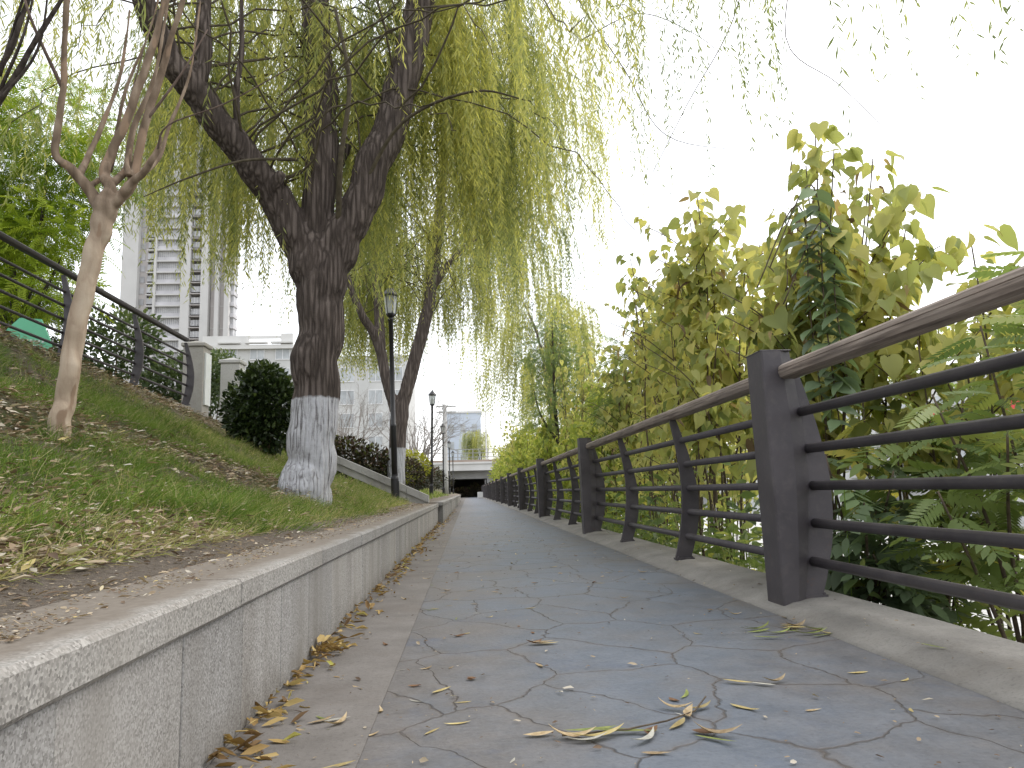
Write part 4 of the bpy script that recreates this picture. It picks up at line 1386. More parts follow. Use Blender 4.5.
# hanging dark vine with big overlapping leaves
def vine(label, loc, tops, seed):
    rng = np.random.default_rng(seed)
    r = thing('hanging_vine', label, 'vine', loc)
    LV = Leaves()
    for (x, y, z1, z0) in tops:
        m = MB()
        pts = spline([(x - .25 - loc[0], y + .1 - loc[1], z1 - .45 - loc[2]), (x - .06 - loc[0], y - loc[1], z1 - .02 - loc[2]), (x + .02 - loc[0], y - loc[1], z1 - .12 - loc[2]), (x - loc[0], y - loc[1], (z1 + z0) / 2 - loc[2]), (x + .03 - loc[0], y - loc[1], z0 - loc[2])], 5)
        m.tube(pts, .004, 5)
        m.build('stem', M['stem'], r, True)
        zz = np.arange(z1 - .03, z0, -.062)
        for sgn in (-1, 1):
            n = len(zz)
            P = np.stack([np.full(n, x) + rng.normal(0, .012, n), np.full(n, y) + rng.normal(0, .012, n), zz + rng.normal(0, .01, n)], 1) - np.array(loc)
            U = np.stack([sgn * rng.uniform(.7, 1.1, n), rng.normal(-.3, .35, n), rng.uniform(-.9, -.35, n)], 1)
            U, V, W = frames(U, rng.normal(0, .35, n) + sgn * .1)
            LV.add(*T_OVATE, P, U, V, W, rng.uniform(.11, .17, n), np.clip(rng.normal(.55, .28, n), 0, 1))
    LV.build('foliage', M['vine_leaf'], r)
    return r


vine('dark green hanging vine with large overlapping leaves behind the thick railing post', (1.95, 4.0, .3),
     [(1.99, 3.95, 2.22, .85), (1.93, 4.0, 2.12, .95), (2.04, 3.92, 2.0, 1.1)], 91)


def frond_shrub(label, loc, stems, seed, size=.34, tmpl=T_FROND, mat=None, var=(.5, .2), per=9, lo=.3, group=None, cat='shrub', name='sumac_shrub'):
    rng = np.random.default_rng(seed)
    r = thing(name, label, cat, loc, group)
    LV = Leaves()
    P, A_ = [], []
    for base, tip in stems:
        b0, t0 = np.array(base) - np.array(loc), np.array(tip) - np.array(loc)
        mid = (b0 + t0) / 2 + rng.normal(0, .06, 3) + np.array([0, 0, .1])
        pts = spline([b0, mid, t0], 6)
        m = MB(); m.tube(pts, list(np.linspace(.014, .005, len(pts))), 6)
        m.build('stem', M['stem'], r, True)
        for k in range(per):
            u = (lo + (1 - lo) * k / (per - 1)) * (len(pts) - 1)
            i = min(int(u), len(pts) - 2)
            P.append(pts[i] + (pts[i + 1] - pts[i]) * (u - i)); A_.append(k * 2.4 + rng.normal(0, .4))
    P = np.array(P); a = np.array(A_); n = len(P)
    U = np.stack([np.cos(a), np.sin(a), rng.uniform(-.35, .5, n)], 1)
    U, V, W = frames(U, rng.normal(0, .35, n))
    LV.add(*tmpl, P, U, V, W, size * rng.uniform(.75, 1.25, n), np.clip(rng.normal(var[0], var[1], n), 0, 1))
    LV.build('foliage', mat or M['frond_leaf'], r)
    return r


frond_shrub('sumac shrub with feather-shaped leaves reaching over the handrail at the right edge', (2.9, 3.4, -.7),
            [((2.9, 3.4, -.9), (2.75, 3.3, 1.55)), ((2.95, 3.45, -.9), (3.1, 3.6, 1.75)), ((2.9, 3.5, -.9), (2.55, 3.5, 1.3)), ((2.9, 3.4, -.9), (2.7, 3.0, 1.15)), ((2.9, 3.4, -.9), (2.95, 3.2, 1.3))], 101, .29, var=(.45, .22), per=24, lo=.5)
frond_shrub('sumac shrub with dark compound leaves seen between the rails at the right', (2.5, 3.3, -.5),
            [((2.5, 3.3, -.7), (2.25, 3.0, .75)), ((2.5, 3.3, -.7), (2.6, 3.0, .9)), ((2.5, 3.35, -.7), (2.2, 3.4, .95)), ((2.5, 3.3, -.7), (2.05, 3.2, .5)), ((2.5, 3.3, -.7), (2.3, 2.85, .45))], 102, .27, var=(.5, .2), per=14, lo=.62)
frond_shrub('sumac shrub with yellow-green compound leaves behind the vine', (2.9, 4.9, -.6),
            [((2.9, 4.9, -.8), (2.6, 4.7, 1.5)), ((2.9, 4.9, -.8), (3.2, 4.8, 1.6)), ((2.9, 5.0, -.8), (2.9, 5.1, 1.3)), ((2.9, 4.9, -.8), (3.5, 4.9, 1.3))], 103, .30, var=(.6, .2), per=22)
frond_shrub('low broad-leaved shrub at the foot of the thick railing post', (1.98, 3.8, -.3),
            [((1.98, 3.8, -.4), (1.90, 3.55, .45)), ((1.98, 3.8, -.4), (2.15, 3.7, .6)), ((1.98, 3.8, -.4), (1.9, 3.9, .7)), ((1.98, 3.8, -.4), (1.95, 3.6, .2)), ((1.98, 3.8, -.4), (2.15, 3.7, .3))], 104, .28, T_FROND_BIG, M['vine_leaf'], (.4, .25), 18, .1)
frond_shrub('broad-leaved shrub between the thick post and the sumac, seen through the rails', (2.55, 4.1, -.5),
            [((2.5, 4.1, -.7), (2.3, 3.9, .75)), ((2.5, 4.1, -.7), (2.7, 3.9, 1.0)), ((2.5, 4.1, -.7), (2.35, 4.3, 1.1)), ((2.5, 4.1, -.7), (2.9, 4.2, .7)), ((2.5, 4.1, -.7), (2.6, 3.7, .35))], 105, .30, T_FROND_BIG, M['frond_leaf'], (.5, .25), 16, .3)
frond_shrub('slender sapling with few compound leaves before the pale embankment', (2.45, 2.75, -.6),
            [((2.45, 2.75, -.8), (2.35, 2.65, .55)), ((2.45, 2.75, -.8), (2.6, 2.7, .35)), ((2.42, 2.75, -.8), (2.2, 2.6, .15))], 106, .24, T_FROND, M['frond_leaf'], (.5, .25), 7, .3, name='sumac_sapling')
frond_shrub('sumac shrub leaning in from beyond the right edge behind the rails', (3.3, 2.9, -.9),
            [((3.3, 2.9, -1.1), (2.75, 2.45, .95)), ((3.3, 2.9, -1.1), (2.95, 2.7, 1.25)), ((3.3, 2.9, -1.1), (3.2, 3.1, 1.5)), ((3.3, 2.9, -1.1), (2.9, 2.9, .8))], 107, .34, T_FROND, M['frond_leaf'], (.55, .22), 14, .6)

frond_shrub('dark sumac shrub filling the space above the middle rails near the right edge', (3.2, 4.4, -.8),
            [((3.2, 4.4, -1.), (2.75, 4.1, 1.1)), ((3.2, 4.4, -1.), (3.0, 4.3, 1.45)), ((3.2, 4.4, -1.), (3.35, 4.3, 1.5)), ((3.2, 4.4, -1.), (2.95, 4.0, .75)), ((3.2, 4.4, -1.), (3.6, 4.5, 1.2)), ((3.2, 4.4, -1.), (2.6, 4.3, .8))], 108, .28, var=(.38, .2), per=24, lo=.4)
# low leafy growth under the shrubs: nobody could count it
rng = np.random.default_rng(200)
LV = Leaves()
n = 4200
yv = 3.3 + rng.gamma(1.6, 6., n); xv = 1.80 + np.abs(rng.normal(0, .55, n))
keep = (yv < 60) & ((yv > 4.4) | (xv < 2.1) & (yv > 3.2))
yv, xv = yv[keep], xv[keep]; n = len(yv)
zb = np.interp(xv, [1.68, 2.0, 3.2, 3.9, 5], [-.04, -.16, -1.05, -1.42, -1.46])
P = np.stack([xv, yv, zb + rng.gamma(2., .16, n)], 1)
az = rng.uniform(0, 6.3, n)
U, V, W = frames(np.stack([np.cos(az), np.sin(az), rng.uniform(-.7, .4, n)], 1), rng.normal(0, .6, n))
LV.add(*T_OVATE, P, U, V, W, rng.uniform(.06, .14, n), np.clip(rng.normal(.4, .25, n), 0, 1))
o = LV.build('undergrowth', M['frond_leaf']); tag(o, 'low green undergrowth on the river slope behind the railing', 'undergrowth', kind='stuff')
# grass-like stalks on the slope
LV = Leaves()
n = 900
xv = rng.uniform(1.74, 2.9, n); yv = 3.6 + rng.gamma(1.5, 5., n)
zb = np.interp(xv, [1.68, 2.0, 3.2, 3.9, 5], [-.04, -.16, -1.05, -1.42, -1.46])
P0 = np.stack([xv, yv, zb - .05], 1)
P1 = P0 + np.stack([rng.normal(0, .12, n), rng.normal(0, .12, n), rng.uniform(.15, .75, n)], 1)
LV.strips(P0, P1, .004, rng.uniform(.2, 1, n), rng)
o = LV.build('dry_stalks', M['grass']); tag(o, 'thin dry stalks on the river slope behind the railing', 'stalks', kind='stuff')

# ------------------------------------------------------------------ grass and litter on the left bank
rng = np.random.default_rng(300)


def nz(x, y, s, o=0.):
    return np.array([mnoise.noise((a * s, c * s, o)) for a, c in zip(x, y)])


def grass_density(x, y):
    d = .74 + 1.1 * nz(x, y, .9, 4.) + .5 * nz(x, y, 2.8, 9.)
    d *= np.interp(x, [-4.55, -4.1, -3.6, -1.45, -1.15, -.95], [0, .12, 1, 1, .95, .2])
    band = np.exp(-((x + 2.55 - .26 * (y - 4.6) + .25 * nz(x, y, 1.2, 2.)) / .42) ** 2)
    band *= np.interp(y, [2, 3, 7, 8.5], [.6, 1, 1, 0])
    d -= 1.15 * band + np.interp(y, [7.5, 11], [0, .25])
    near = np.interp(y, [1.2, 2.6, 4.2], [1.1, .8, 0]) * np.interp(x, [-2.3, -1.5], [0, 1]) * (.6 + .9 * nz(x, y, 1.9, 6.))
    return np.clip(d - near, 0, 1)


LV = Leaves()
nt = 15000
tx, ty = rng.uniform(-4.5, -.86, nt), 1.4 + 12.4 * rng.random(nt) ** 1.35
keep = rng.random(nt) < grass_density(tx, ty)
tx, ty = tx[keep], ty[keep]
per = 21
px_, py_ = np.repeat(tx, per), np.repeat(ty, per)
n = len(px_)
px_ = px_ + rng.normal(0, .035, n); py_ = py_ + rng.normal(0, .035, n)
zz = np.array([bank_z(a, c) for a, c in zip(px_, py_)])
lean = np.repeat(rng.normal(0, .5, (len(tx), 2)), per, axis=0) + rng.normal(0, .45, (n, 2)) + np.array([.35, -.1])
U = np.stack([lean[:, 0], lean[:, 1], rng.uniform(.5, 1.2, n)], 1)
az = rng.uniform(-1.5, 1.5, n)
U, V, W = frames(U, az)
hgt = np.repeat(rng.uniform(.06, .145, len(tx)) * np.clip(1 + .9 * nz(tx, ty, 2.1, 17.), .4, 1.7), per) * rng.uniform(.6, 1.3, n)
tone = np.repeat(rng.normal(.40, .14, len(tx)) + .42 * nz(tx, ty, 1.6, 12.) + .25 * nz(tx, ty, 5., 14.), per) + rng.normal(0, .12, n)
dry = rng.random(n) < .13
dry |= rng.random(n) < np.interp(py_, [6, 10], [0, .28])
tone[dry] = rng.uniform(.86, 1, dry.sum())
LV.add(*T_BLADE, np.stack([px_, py_, zz - .01], 1), U, V, W, np.stack([hgt, np.full(n, .0028), hgt], 1), np.clip(tone, 0, 1))
print('grass blades', n)
# dry straw along the lower edge of the bank
n = 9500
sx_, sy_ = -.98 - np.abs(rng.normal(0, .27, n)), 1.3 + 11 * rng.random(n) ** 1.6
zz = np.array([bank_z(a, c) for a, c in zip(sx_, sy_)])
U, V, W = frames(np.stack([rng.normal(.3, .6, n), rng.normal(0, .6, n), rng.uniform(.05, .7, n)], 1), rng.uniform(-1.5, 1.5, n))
hh = rng.uniform(.05, .12, n)
LV.add(*T_BLADE, np.stack([sx_, sy_, zz - .005], 1), U, V, W, np.stack([hh, np.full(n, .003), hh], 1), rng.uniform(.80, 1, n))
# far grass, coarser
n = 9000
fx_, fy_ = -1.0 - 3.4 * rng.random(n), 14.2 + 26 * rng.random(n) ** 1.5
zz = np.array([bank_z(a, c) for a, c in zip(fx_, fy_)])
U, V, W = frames(np.stack([rng.normal(.2, .5, n), rng.normal(0, .5, n), rng.uniform(.6, 1.2, n)], 1), rng.uniform(-1.5, 1.5, n))
hh = rng.uniform(.08, .2, n)
LV.add(*T_BLADE, np.stack([fx_, fy_, zz - .01], 1), U, V, W, np.stack([hh, np.full(n, .012), hh], 1), np.clip(rng.normal(.72, .2, n), 0, 1))
o = LV.build('grass', M['grass']); tag(o, 'fine green grass with dry tufts on the left bank', 'grass', kind='stuff')

T_CURL = ([(0, 0, 0), (.3, .42, .12), (.65, .38, .30), (1, 0, .10), (.65, -.38, .22), (.3, -.42, .08), (.33, 0, -.02), (.66, 0, .06)],
          [(0, 1, 6), (1, 2, 7, 6), (2, 3, 7), (3, 4, 7), (4, 5, 6, 7), (5, 0, 6)])
LV = Leaves()
n = 34000
lx, ly = -.70 - 3.9 * rng.random(n) ** 1.25, 1.2 + 12.6 * rng.random(n) ** 1.5
gd = grass_density(lx, ly)
keep = (rng.random(n) > gd * .93) & ((lx < -1.05) | (rng.random(n) < .22 + .5 * (nz(lx, ly, 2., 7.) > .05) * np.interp(lx, [-1.0, -.7], [1, .3])))
lx, ly = lx[keep], ly[keep]; n = len(lx)
zz = np.array([bank_z(a, c) for a, c in zip(lx, ly)])
az = rng.uniform(0, 6.3, n)
U, V, W = frames(np.stack([np.cos(az), np.sin(az), rng.normal(0, .14, n)], 1), rng.normal(0, .3, n))
ln = np.minimum(rng.gamma(2.2, .0125, n) + .010, .08) * np.where(lx > -1.05, .62, 1) * np.interp(ly, [1.2, 2.2], [.6, 1])
LV.add(*T_CURL, np.stack([lx, ly, zz + .004 + np.where(lx < -1.0, rng.gamma(1.3, .017, n), 0)], 1), U, V, W, np.stack([ln, ln * rng.uniform(.10, .45, n), ln * rng.uniform(.1, .6, n)], 1), np.clip(rng.beta(1.7, 1.6, n) * .97, 0, 1))
def scatter(lx, ly, ln, dz, v):
    n = len(lx)
    zz = np.array([max(bank_z(a, c), .363) if a > -.80 else bank_z(a, c) for a, c in zip(lx, ly)])
    az = rng.uniform(0, 6.3, n)
    U, V, W = frames(np.stack([np.cos(az), np.sin(az), rng.normal(0, .18, n)], 1), rng.normal(0, .4, n))
    LV.add(*T_CURL, np.stack([lx, ly, zz + dz], 1), U, V, W, np.stack([ln, ln * rng.uniform(.12, .5, n), ln * rng.uniform(.1, .7, n)], 1), np.clip(v, 0, .97))


# the bare band across the slope, the strip under the railing, the near lower corner, and crumbs on the ledge
n = 6500
by = 2.2 + 6.5 * rng.random(n) ** 1.2
bx = -2.55 + .26 * (by - 4.6) - .25 * nz(np.full(n, -2.5), by, 1.2, 2.) + rng.normal(0, .30, n)
scatter(bx, by, rng.gamma(2.4, .012, n) + .012, rng.gamma(1.2, .02, n), rng.beta(1.8, 1.3, n))
n = 3500
scatter(rng.uniform(-4.65, -3.95, n), 5.5 + 8 * rng.random(n), rng.gamma(2.4, .014, n) + .012, rng.gamma(1.2, .015, n), rng.beta(1.7, 1.5, n))
n = 5200
scatter(-.95 - np.abs(rng.normal(0, .5, n)), 1.3 + np.abs(rng.normal(0, 1.3, n)), rng.gamma(2.2, .0085, n) + .008, rng.gamma(1.2, .02, n), rng.beta(1.7, 1.5, n))
n = 9000
lx, ly = -.62 - np.abs(rng.normal(0, .26, n)), 1.1 + 12 * rng.random(n) ** 1.8
k = (rng.random(n) < .35 + .6 * (nz(lx, ly, 3., 3.) > 0)) & (lx > -1.2)
lx, ly = lx[k], ly[k]
scatter(lx, ly, rng.gamma(1.8, .0036, len(lx)) + .003, .003 + 0 * lx, rng.beta(1.8, 1.6, len(lx)))
o = LV.build('leaf_litter', M['litter']); tag(o, 'brown dead leaves and wood chips littering the left bank', 'litter', kind='stuff')
# drift of leaves in the gutter at the wall foot
LV = Leaves()
n = 2800
ly = .9 + 24 * rng.random(n) ** 1.9
lx = -.545 + np.abs(rng.normal(0, .055, n)) * np.interp(ly, [1, 4, 20], [1.25, 1., 1.4])
heap = np.clip(.5 + .9 * nz(np.zeros(n), ly, 2.4, 1.), .08, 1)
keep = rng.random(n) < heap
lx, ly, heap = lx[keep], ly[keep], heap[keep]; n = len(lx)
lz = .006 + np.maximum(0, (-.43 - lx)) * .42 * heap * rng.random(n)
az = rng.uniform(0, 6.3, n)
U, V, W = frames(np.stack([np.cos(az), np.sin(az), rng.normal(0, .22, n)], 1), rng.normal(0, .5, n))
ln = rng.uniform(.02, .075, n)
LV.add(*T_CURL, np.stack([lx, ly, lz], 1), U, V, W, np.stack([ln, ln * rng.uniform(.14, .42, n), ln * rng.uniform(.2, .9, n)], 1), np.clip(rng.beta(2.2, 2, n), 0, 1))
o = LV.build('gutter_litter', M['gutter']); tag(o, 'drift of yellow and brown fallen leaves along the foot of the wall', 'litter', kind='stuff')
# crumbs on the paving
LV = Leaves()
n = 1100
lx, ly = rng.uniform(-.5, 1.6, n), 1.2 + 16 * rng.random(n) ** 1.6
az = rng.uniform(0, 6.3, n)
U, V, W = frames(np.stack([np.cos(az), np.sin(az), rng.normal(0, .1, n)], 1), rng.normal(0, .3, n))
ln = rng.gamma(2., .0045, n) + .004
LV.add(*T_CURL, np.stack([lx, ly, np.where(lx > 1.34, .05, .006)], 1), U, V, W, np.stack([ln, ln * rng.uniform(.2, .7, n), ln * .5], 1), np.clip(rng.beta(1.6, 2, n), 0, .9))
o = LV.build('debris', M['litter']); tag(o, 'small crumbs of dry leaf scattered over the path', 'debris', kind='stuff')


# ------------------------------------------------------------------ single fallen leaves on the path
def leaf_proto(name, mat, length, width, curl, twist, seed):
    rr = random.Random(seed)
    m = MB()
    n = 9
    vs = []
    for i in range(n + 1):
        t = i / n
        w = width * .5 * (math.sin(PI * min(1, t * 1.02)) ** .8 if 0 < t < 1 else 0.04)
        bend = .5 * length * twist * (t - .5) ** 2 * 2
        lift = curl * length * ((t - .5) ** 2 * 2.2)
        tw = twist * (t - .5) * 2.2
        for sgn, dz in ((-1, .55), (0, 0), (1, .55)):
            vs.append((t * length - length / 2, bend + sgn * w * math.cos(tw * sgn * .5), .003 + lift + w * dz * (1 + .5 * sgn * math.sin(tw * 3)) * (.25 + abs(curl) * 1.6)))
    fs = []
    for i in range(n):
        for k in (0, 1):
            fs.append((i * 3 + k, i * 3 + k + 1, i * 3 + k + 4, i * 3 + k + 3))
    m.add(vs, fs, 0, rr.uniform(.1, .9))
    return m.mesh(name, True)


def leafcol(name, a, b):
    g = G(name)
    n = g.noise(g.obj(), 55, 4, .6)
    oi = g.node('ShaderNodeObjectInfo').outputs['Random']
    c = g.mix(g.fr(n, .35, .65), a, b)
    c = g.mix(1., c, g.ramp(oi, [(0, (.65, .62, .6)), (1, (1.15, 1.12, 1.05))]), 'MULTIPLY')
    return g.leafy(c, .15, .65, .25)


FM = {'yellow': leafcol('fallen_yellow', (.42, .33, .13), (.58, .50, .26)), 'tan': leafcol('fallen_tan', (.34, .25, .14), (.55, .45, .30)),
      'brown': leafcol('fallen_brown', (.15, .08, .045), (.30, .18, .10)), 'pale': leafcol('fallen_pale', (.42, .42, .38), (.60, .60, .54)), 'green': leafcol('fallen_green', (.17, .22, .06), (.32, .36, .12))}
LB = {'yellow': 'narrow yellow fallen willow leaf on the path', 'tan': 'dry tan curled leaf lying on the path', 'brown': 'dark brown shrivelled leaf lying on the path', 'pale': 'pale silvery upturned willow leaf on the path', 'green': 'still green fallen willow leaf on the path'}
LM = {}
for k, mt in FM.items():
    LM[k] = []
    for q in range(3):
        ln, wd = {'yellow': (.075, .016), 'tan': (.065, .018), 'brown': (.045, .022), 'pale': (.06, .012), 'green': (.095, .014)}[k]
        me = leaf_proto('fallen_leaf', mt, ln * (1 + .2 * q), wd, (.04, .12, .25)[q] * (1.3 if k in ('tan', 'brown') else .7), (.25, -.35, .6)[q], q + 9)
        me.materials.append(mt)
        LM[k].append(me)
rg = random.Random(77)


def drop(kind, x, y, rot, sc=1., z=-.001):
    o = bpy.data.objects.new('fallen_leaf', rg.choice(LM[kind]))
    C.objects.link(o)
    if x > 1.36:
        z += .045
    o.location = (x, y, z)
    o.rotation_euler = (rg.uniform(-.05, .05), rg.uniform(-.04, .04), rot)
    o.scale = (sc,) * 3
    tag(o, LB[kind], 'leaf', 'single fallen %s leaves on the path' % kind)
    return o


KS = ['yellow'] * 4 + ['tan'] * 5 + ['brown'] * 2 + ['pale'] * 3 + ['green']
for i in range(175):
    y = 1.35 + 11 * rg.random() ** 1.9
    x = rg.choice([rg.uniform(-.5, 1.6), rg.gauss(-.3, .22), rg.uniform(-.2, 1.3)])
    if -.52 < x < 1.66:
        drop(rg.choice(KS), x, y, rg.uniform(0, 6.3), rg.uniform(.45, .95))


# small clusters seen in the photograph
def cluster(name, label, x, y, items, z=.0):
    r = thing(name, label, 'leaf sprig', (x, y, z))
    for kind, dx, dy, rot, sc in items:
        o = link('leaf', LM[kind][int(abs(dx * 1000)) % 3], r)
        o.location = (dx, dy, .001 + .004 * rg.random()); o.rotation_euler = (rg.uniform(-.1, .1), rg.uniform(-.06, .06), rot); o.scale = (sc,) * 3
    return r


s1 = cluster('leaf_sprig', 'fallen willow sprig with long green and tan leaves in the middle of the path', .30, 1.76,
             [('tan', -.15, .02, .1, 1.1), ('tan', -.08, -.01, -.2, 1.2), ('green', -.03, .03, .05, 1.3), ('green', .04, .01, -.05, 1.35), ('yellow', -.02, -.02, .15, 1.3), ('pale', -.05, -.04, .0, 1.2),
              ('pale', .08, -.05, .8, 1.3), ('brown', .10, .0, 1., 1.2), ('yellow', .18, .05, .9, 1.2), ('tan', .22, .12, 1.2, 1.2), ('yellow', .26, .16, .4, 1.), ('tan', .20, .17, -.6, 1.)])
m = MB(); m.tube([(-.1, 0, .006), (.05, .01, .01), (.15, .05, .012), (.24, .13, .008), (.30, .23, .014)], .0022, 5)
m.build('stem', M['stem'], s1)
cluster('leaf_sprig', 'curled brown and green leaf pair right of the fallen sprig', .52, 1.72, [('brown', 0, .02, -.5, 1.4), ('green', .01, -.03, -.8, .9), ('tan', .02, .0, -.4, 1.2)])
cluster('leaf_sprig', 'heap of yellow-green fallen leaves on the path before the thick post', 1.20, 2.85, [(rg.choice(['green', 'yellow', 'tan', 'green']), rg.uniform(-.14, .14), rg.uniform(-.12, .12), rg.uniform(-.5, .5), rg.uniform(.8, 1.3)) for i in range(18)])
cluster('leaf_sprig', 'curled dead leaf with a long stalk lying in the gutter strip', -.37, 1.95, [('tan', 0, 0, .6, 1.0), ('pale', .04, .01, .3, .9), ('tan', .05, -.02, 1.0, .9), ('green', .0, .03, -.7, .6)])
cluster('leaf_sprig', 'small rolled tan catkin-like leaf bundle on the path', .25, 2.78, [('tan', 0, 0, .2, 1.2), ('tan', .01, .015, .3, 1.1), ('yellow', .03, .0, .1, 1.0), ('brown', -.02, .01, .3, 1.)])
cluster('leaf_sprig', 'dark tuft of dried twigs on the path', -.0, 2.32, [('brown', 0, 0, a, .7) for a in (0, .8, 1.6, 2.4)])
cluster('leaf_sprig', 'pair of pale leaves near the right edge of the path', .80, 2.12, [('pale', 0, 0, -.6, 1.2), ('yellow', -.06, .03, -.5, 1.1), ('tan', .05, .02, .3, .9)])

# ------------------------------------------------------------------ buildings, left background
# tower of flats, 190 m away
t = thing('tower_block', 'tall pale high-rise of flats rising behind the upper railing', 'building', (-87.7, 190, 2))
sx_ = lambda p: (p - 115) * .2457
FH = 2.95
m = MB(); m.box(0, sx_(222), 3, 8, 0, 105)
m.build('wall', M['tower_wall'], t)
for p0, p1, mat, dep in ((118, 134, 'tower_wall', 0), (149.5, 152, 'tower_wall', .5), (178, 187, 'tower_wall', .2), (198.5, 206.5, 'tower_wall', 0), (213, 217, 'tower_wall', 0), (222, 227, 'tower_wall', .5)):
    m = MB(); m.box(sx_(p0), sx_(p1), dep, 2.99, 0, 105); m.build('pier', M[mat], t)
for p0, p1 in ((134, 142), (207, 213), (217, 222)):
    m = MB(); m.box(sx_(p0) + .02, sx_(p1) - .02, 1.6, 2.98, 0, 105); m.build('recess', M['taupe_wall'], t)
rest = MB()
for f in range(34):
    z = f * FH
    vis = 9 <= f <= 27
    # enclosed balcony bay
    mm = MB()
    mm.box(sx_(152) + .02, sx_(178) - .02, .6, 2.9, z, z + .35, 0)
    mm.box(sx_(152) + .02, sx_(178) - .02, .9, 2.9, z + .35, z + 1.25, 1)
    mm.box(sx_(152) + .02, sx_(178) - .02, 1.4, 2.9, z + 1.25, z + FH, 2)
    for q in range(13):
        xx = sx_(152) + .4 + q * .48
        mm.box(xx, xx + .10, 1.3, 1.45, z + 1.25, z + FH, 0)
    if vis:
        mm.build('balcony', [M['tower_wall'], M['balcony'], M['tower_glass']], t)
    w = MB()
    w.box(sx_(188), sx_(197.5), 1.2, 2.9, z + .9, z + 2.4, 0)
    for q in range(4):
        w.box(sx_(188) + q * .76, sx_(188) + q * .76 + .1, 1.1, 1.25, z + .9, z + 2.4, 1)
    w.box(sx_(187.3), sx_(198.2), .5, 2.9, z + .2, z + .42, 2)
    if vis:
        w.build('window', [M['tower_glass'], M['window_frame'], M['taupe_wall']], t)
    w = MB(); w.box(sx_(142.5), sx_(149), 1.0, 2.9, z + .8, z + 2.3, 0); w.box(sx_(142.2), sx_(149.4), .6, 2.9, z, z + .3, 1)
    w.box(sx_(134.6), sx_(139), 1.45, 1.62, z + .6, z + 2.2, 0)
    if vis:
        w.build('window', [M['tower_glass'], M['tower_wall']], t)
    w = MB(); w.box(sx_(227) + .05, sx_(231), 1.5, 5, z + .2, z + 1.2, 1); w.box(sx_(227) + .05, sx_(230), 2.2, 5, z + 1.2, z + FH + .2, 0)
    if vis:
        w.build('side_balcony', [M['tower_glass'], M['balcony']], t)
    for p0, p1 in ((207, 213), (217, 222)):
        if f % 2 == 0:
            rest.box(sx_(p0) + .02, sx_(p1) - .02, 1.5, 1.7, z, z + .25)
rest.build('floor_band', M['tower_wall'], t)

# low white block
w = thing('white_building', 'white flat-roofed building with stepped parapet behind the nearest willow', 'building', (-31.1, 90, 2))
m = MB(); m.box(0, 10.6, 0, 14, 0, 16.1); m.box(10.62, 24, .4, 14, 0, 15.2); m.build('wall', M['white_wall'], w)
m = MB(); m.box(-.4, 10.5, -.5, 14, 16.105, 16.6); m.build('cornice', M['pale_wall'], w)
m = MB(); m.box(-.2, 5.2, -.2, .2, 16.61, 17.75); m.box(9.0, 10.4, -.2, .2, 16.61, 18.0); m.box(5.2, 9.0, -.1, .1, 17.4, 17.75); m.build('parapet', M['pale_wall'], w)
for x in (3.0, 6.2, 9.2, 13.0, 16.8, 20.2, 22.6):
    for f in range(6 if x < 10.6 else 5):
        z = 1.0 + f * 2.78
        yo = 0 if x < 10.6 else .4
        q = MB(); q.box(x - .8, x + .8, yo - .06, yo - .003, z, z + 1.6)
        wn = q.build('window', M['pane'], w)
        q = MB()
        for a, c_, e_, g_ in ((-.86, .86, z + 1.602, z + 1.7), (-.86, .86, z - .1, z - .002), (-.03, .03, z, z + 1.6), (-.86, -.802, z, z + 1.6), (.802, .86, z, z + 1.6)):
            q.box(x + a, x + c_, yo - .10, yo - .004, e_, g_)
        q.build('frame', M['window_frame'], wn)
        if f == 5 and x < 10:
            q = MB(); q.box(x - 1.3, x + 1.3, yo - .7, yo - .004, z + 1.85, z + 2.05); q.build('window_hood', M['pale_wall'], w)
h = thing('pale_house', 'pale house with dark eaves at the far left edge behind the railing', 'building', (-38, 42, 2.2))
m = MB(); m.box(0, 13.2, 0, 10, 0, 7.0); m.build('wall', M['pale_wall'], h)
m = MB(); m.add([(-.6, -.8, 7.0), (14, -.8, 7.0), (14, 10.8, 7.0), (-.6, 10.8, 7.0), (3, 5, 9.4), (10.4, 5, 9.4)], [(0, 1, 5, 4), (1, 2, 5), (2, 3, 4, 5), (3, 0, 4), (0, 3, 2, 1)])
m.build('roof', M['roof_grey'], h)
for x in (2, 5.5, 9, 12):
    for z in (1, 4.3):
        q = MB(); q.box(x - .7, x + .7, -.06, -.003, z, z + 1.5); q.build('window', M['pane'], h)

# ------------------------------------------------------------------ the bridge at the end of the path and what stands beyond
br = thing('footbridge', 'white concrete bridge crossing over the far end of the path', 'bridge', (0, 75, 0))
m = MB(); m.box(-14, 46, 0, 9, 2.65, 3.42); m.box(-14, 46, -.12, .5, 3.3, 3.5); m.build('deck', M['bridge_white'], br)
m = MB(); m.box(-14, 46, -.05, .1, 3.502, 3.70); m.build('kerb_band', M['bridge_brown'], br)
for y in (1.2, 7.6):
    m = MB(); m.box(-14, 46, y, y + .8, 1.85, 2.648); m.build('beam', M['bridge_grey'], br)
m = MB(); m.box(-30, -2.6, .6, 8.4, -.5, 1.84); m.build('abutment', M['bridge_grey'], br)
m = MB(); m.box(-2.6, 1.9, 8.5, 9.2, -.5, 2.64); m.build('shade_wall', M['bridge_shade'], br)  # added dark sheet closing the underpass, shade under the deck put into its colour
for x in np.arange(1.9, 46, 11):
    m = MB(); m.box(x, x + 1.2, 1, 8, -3, 1.84); m.build('pier', M['bridge_grey'], br)
for z in (3.95, 4.35, 4.72):
    m = MB(); m.box(-14, 46, .0, .07, z, z + .06); m.build('rail', M['bridge_grey'], br)
for x in np.arange(-13, 12, 1.5):
    m = MB(); m.box(x, x + .09, -.02, .09, 3.70, 4.78); m.build('post', M['bridge_grey'], br)
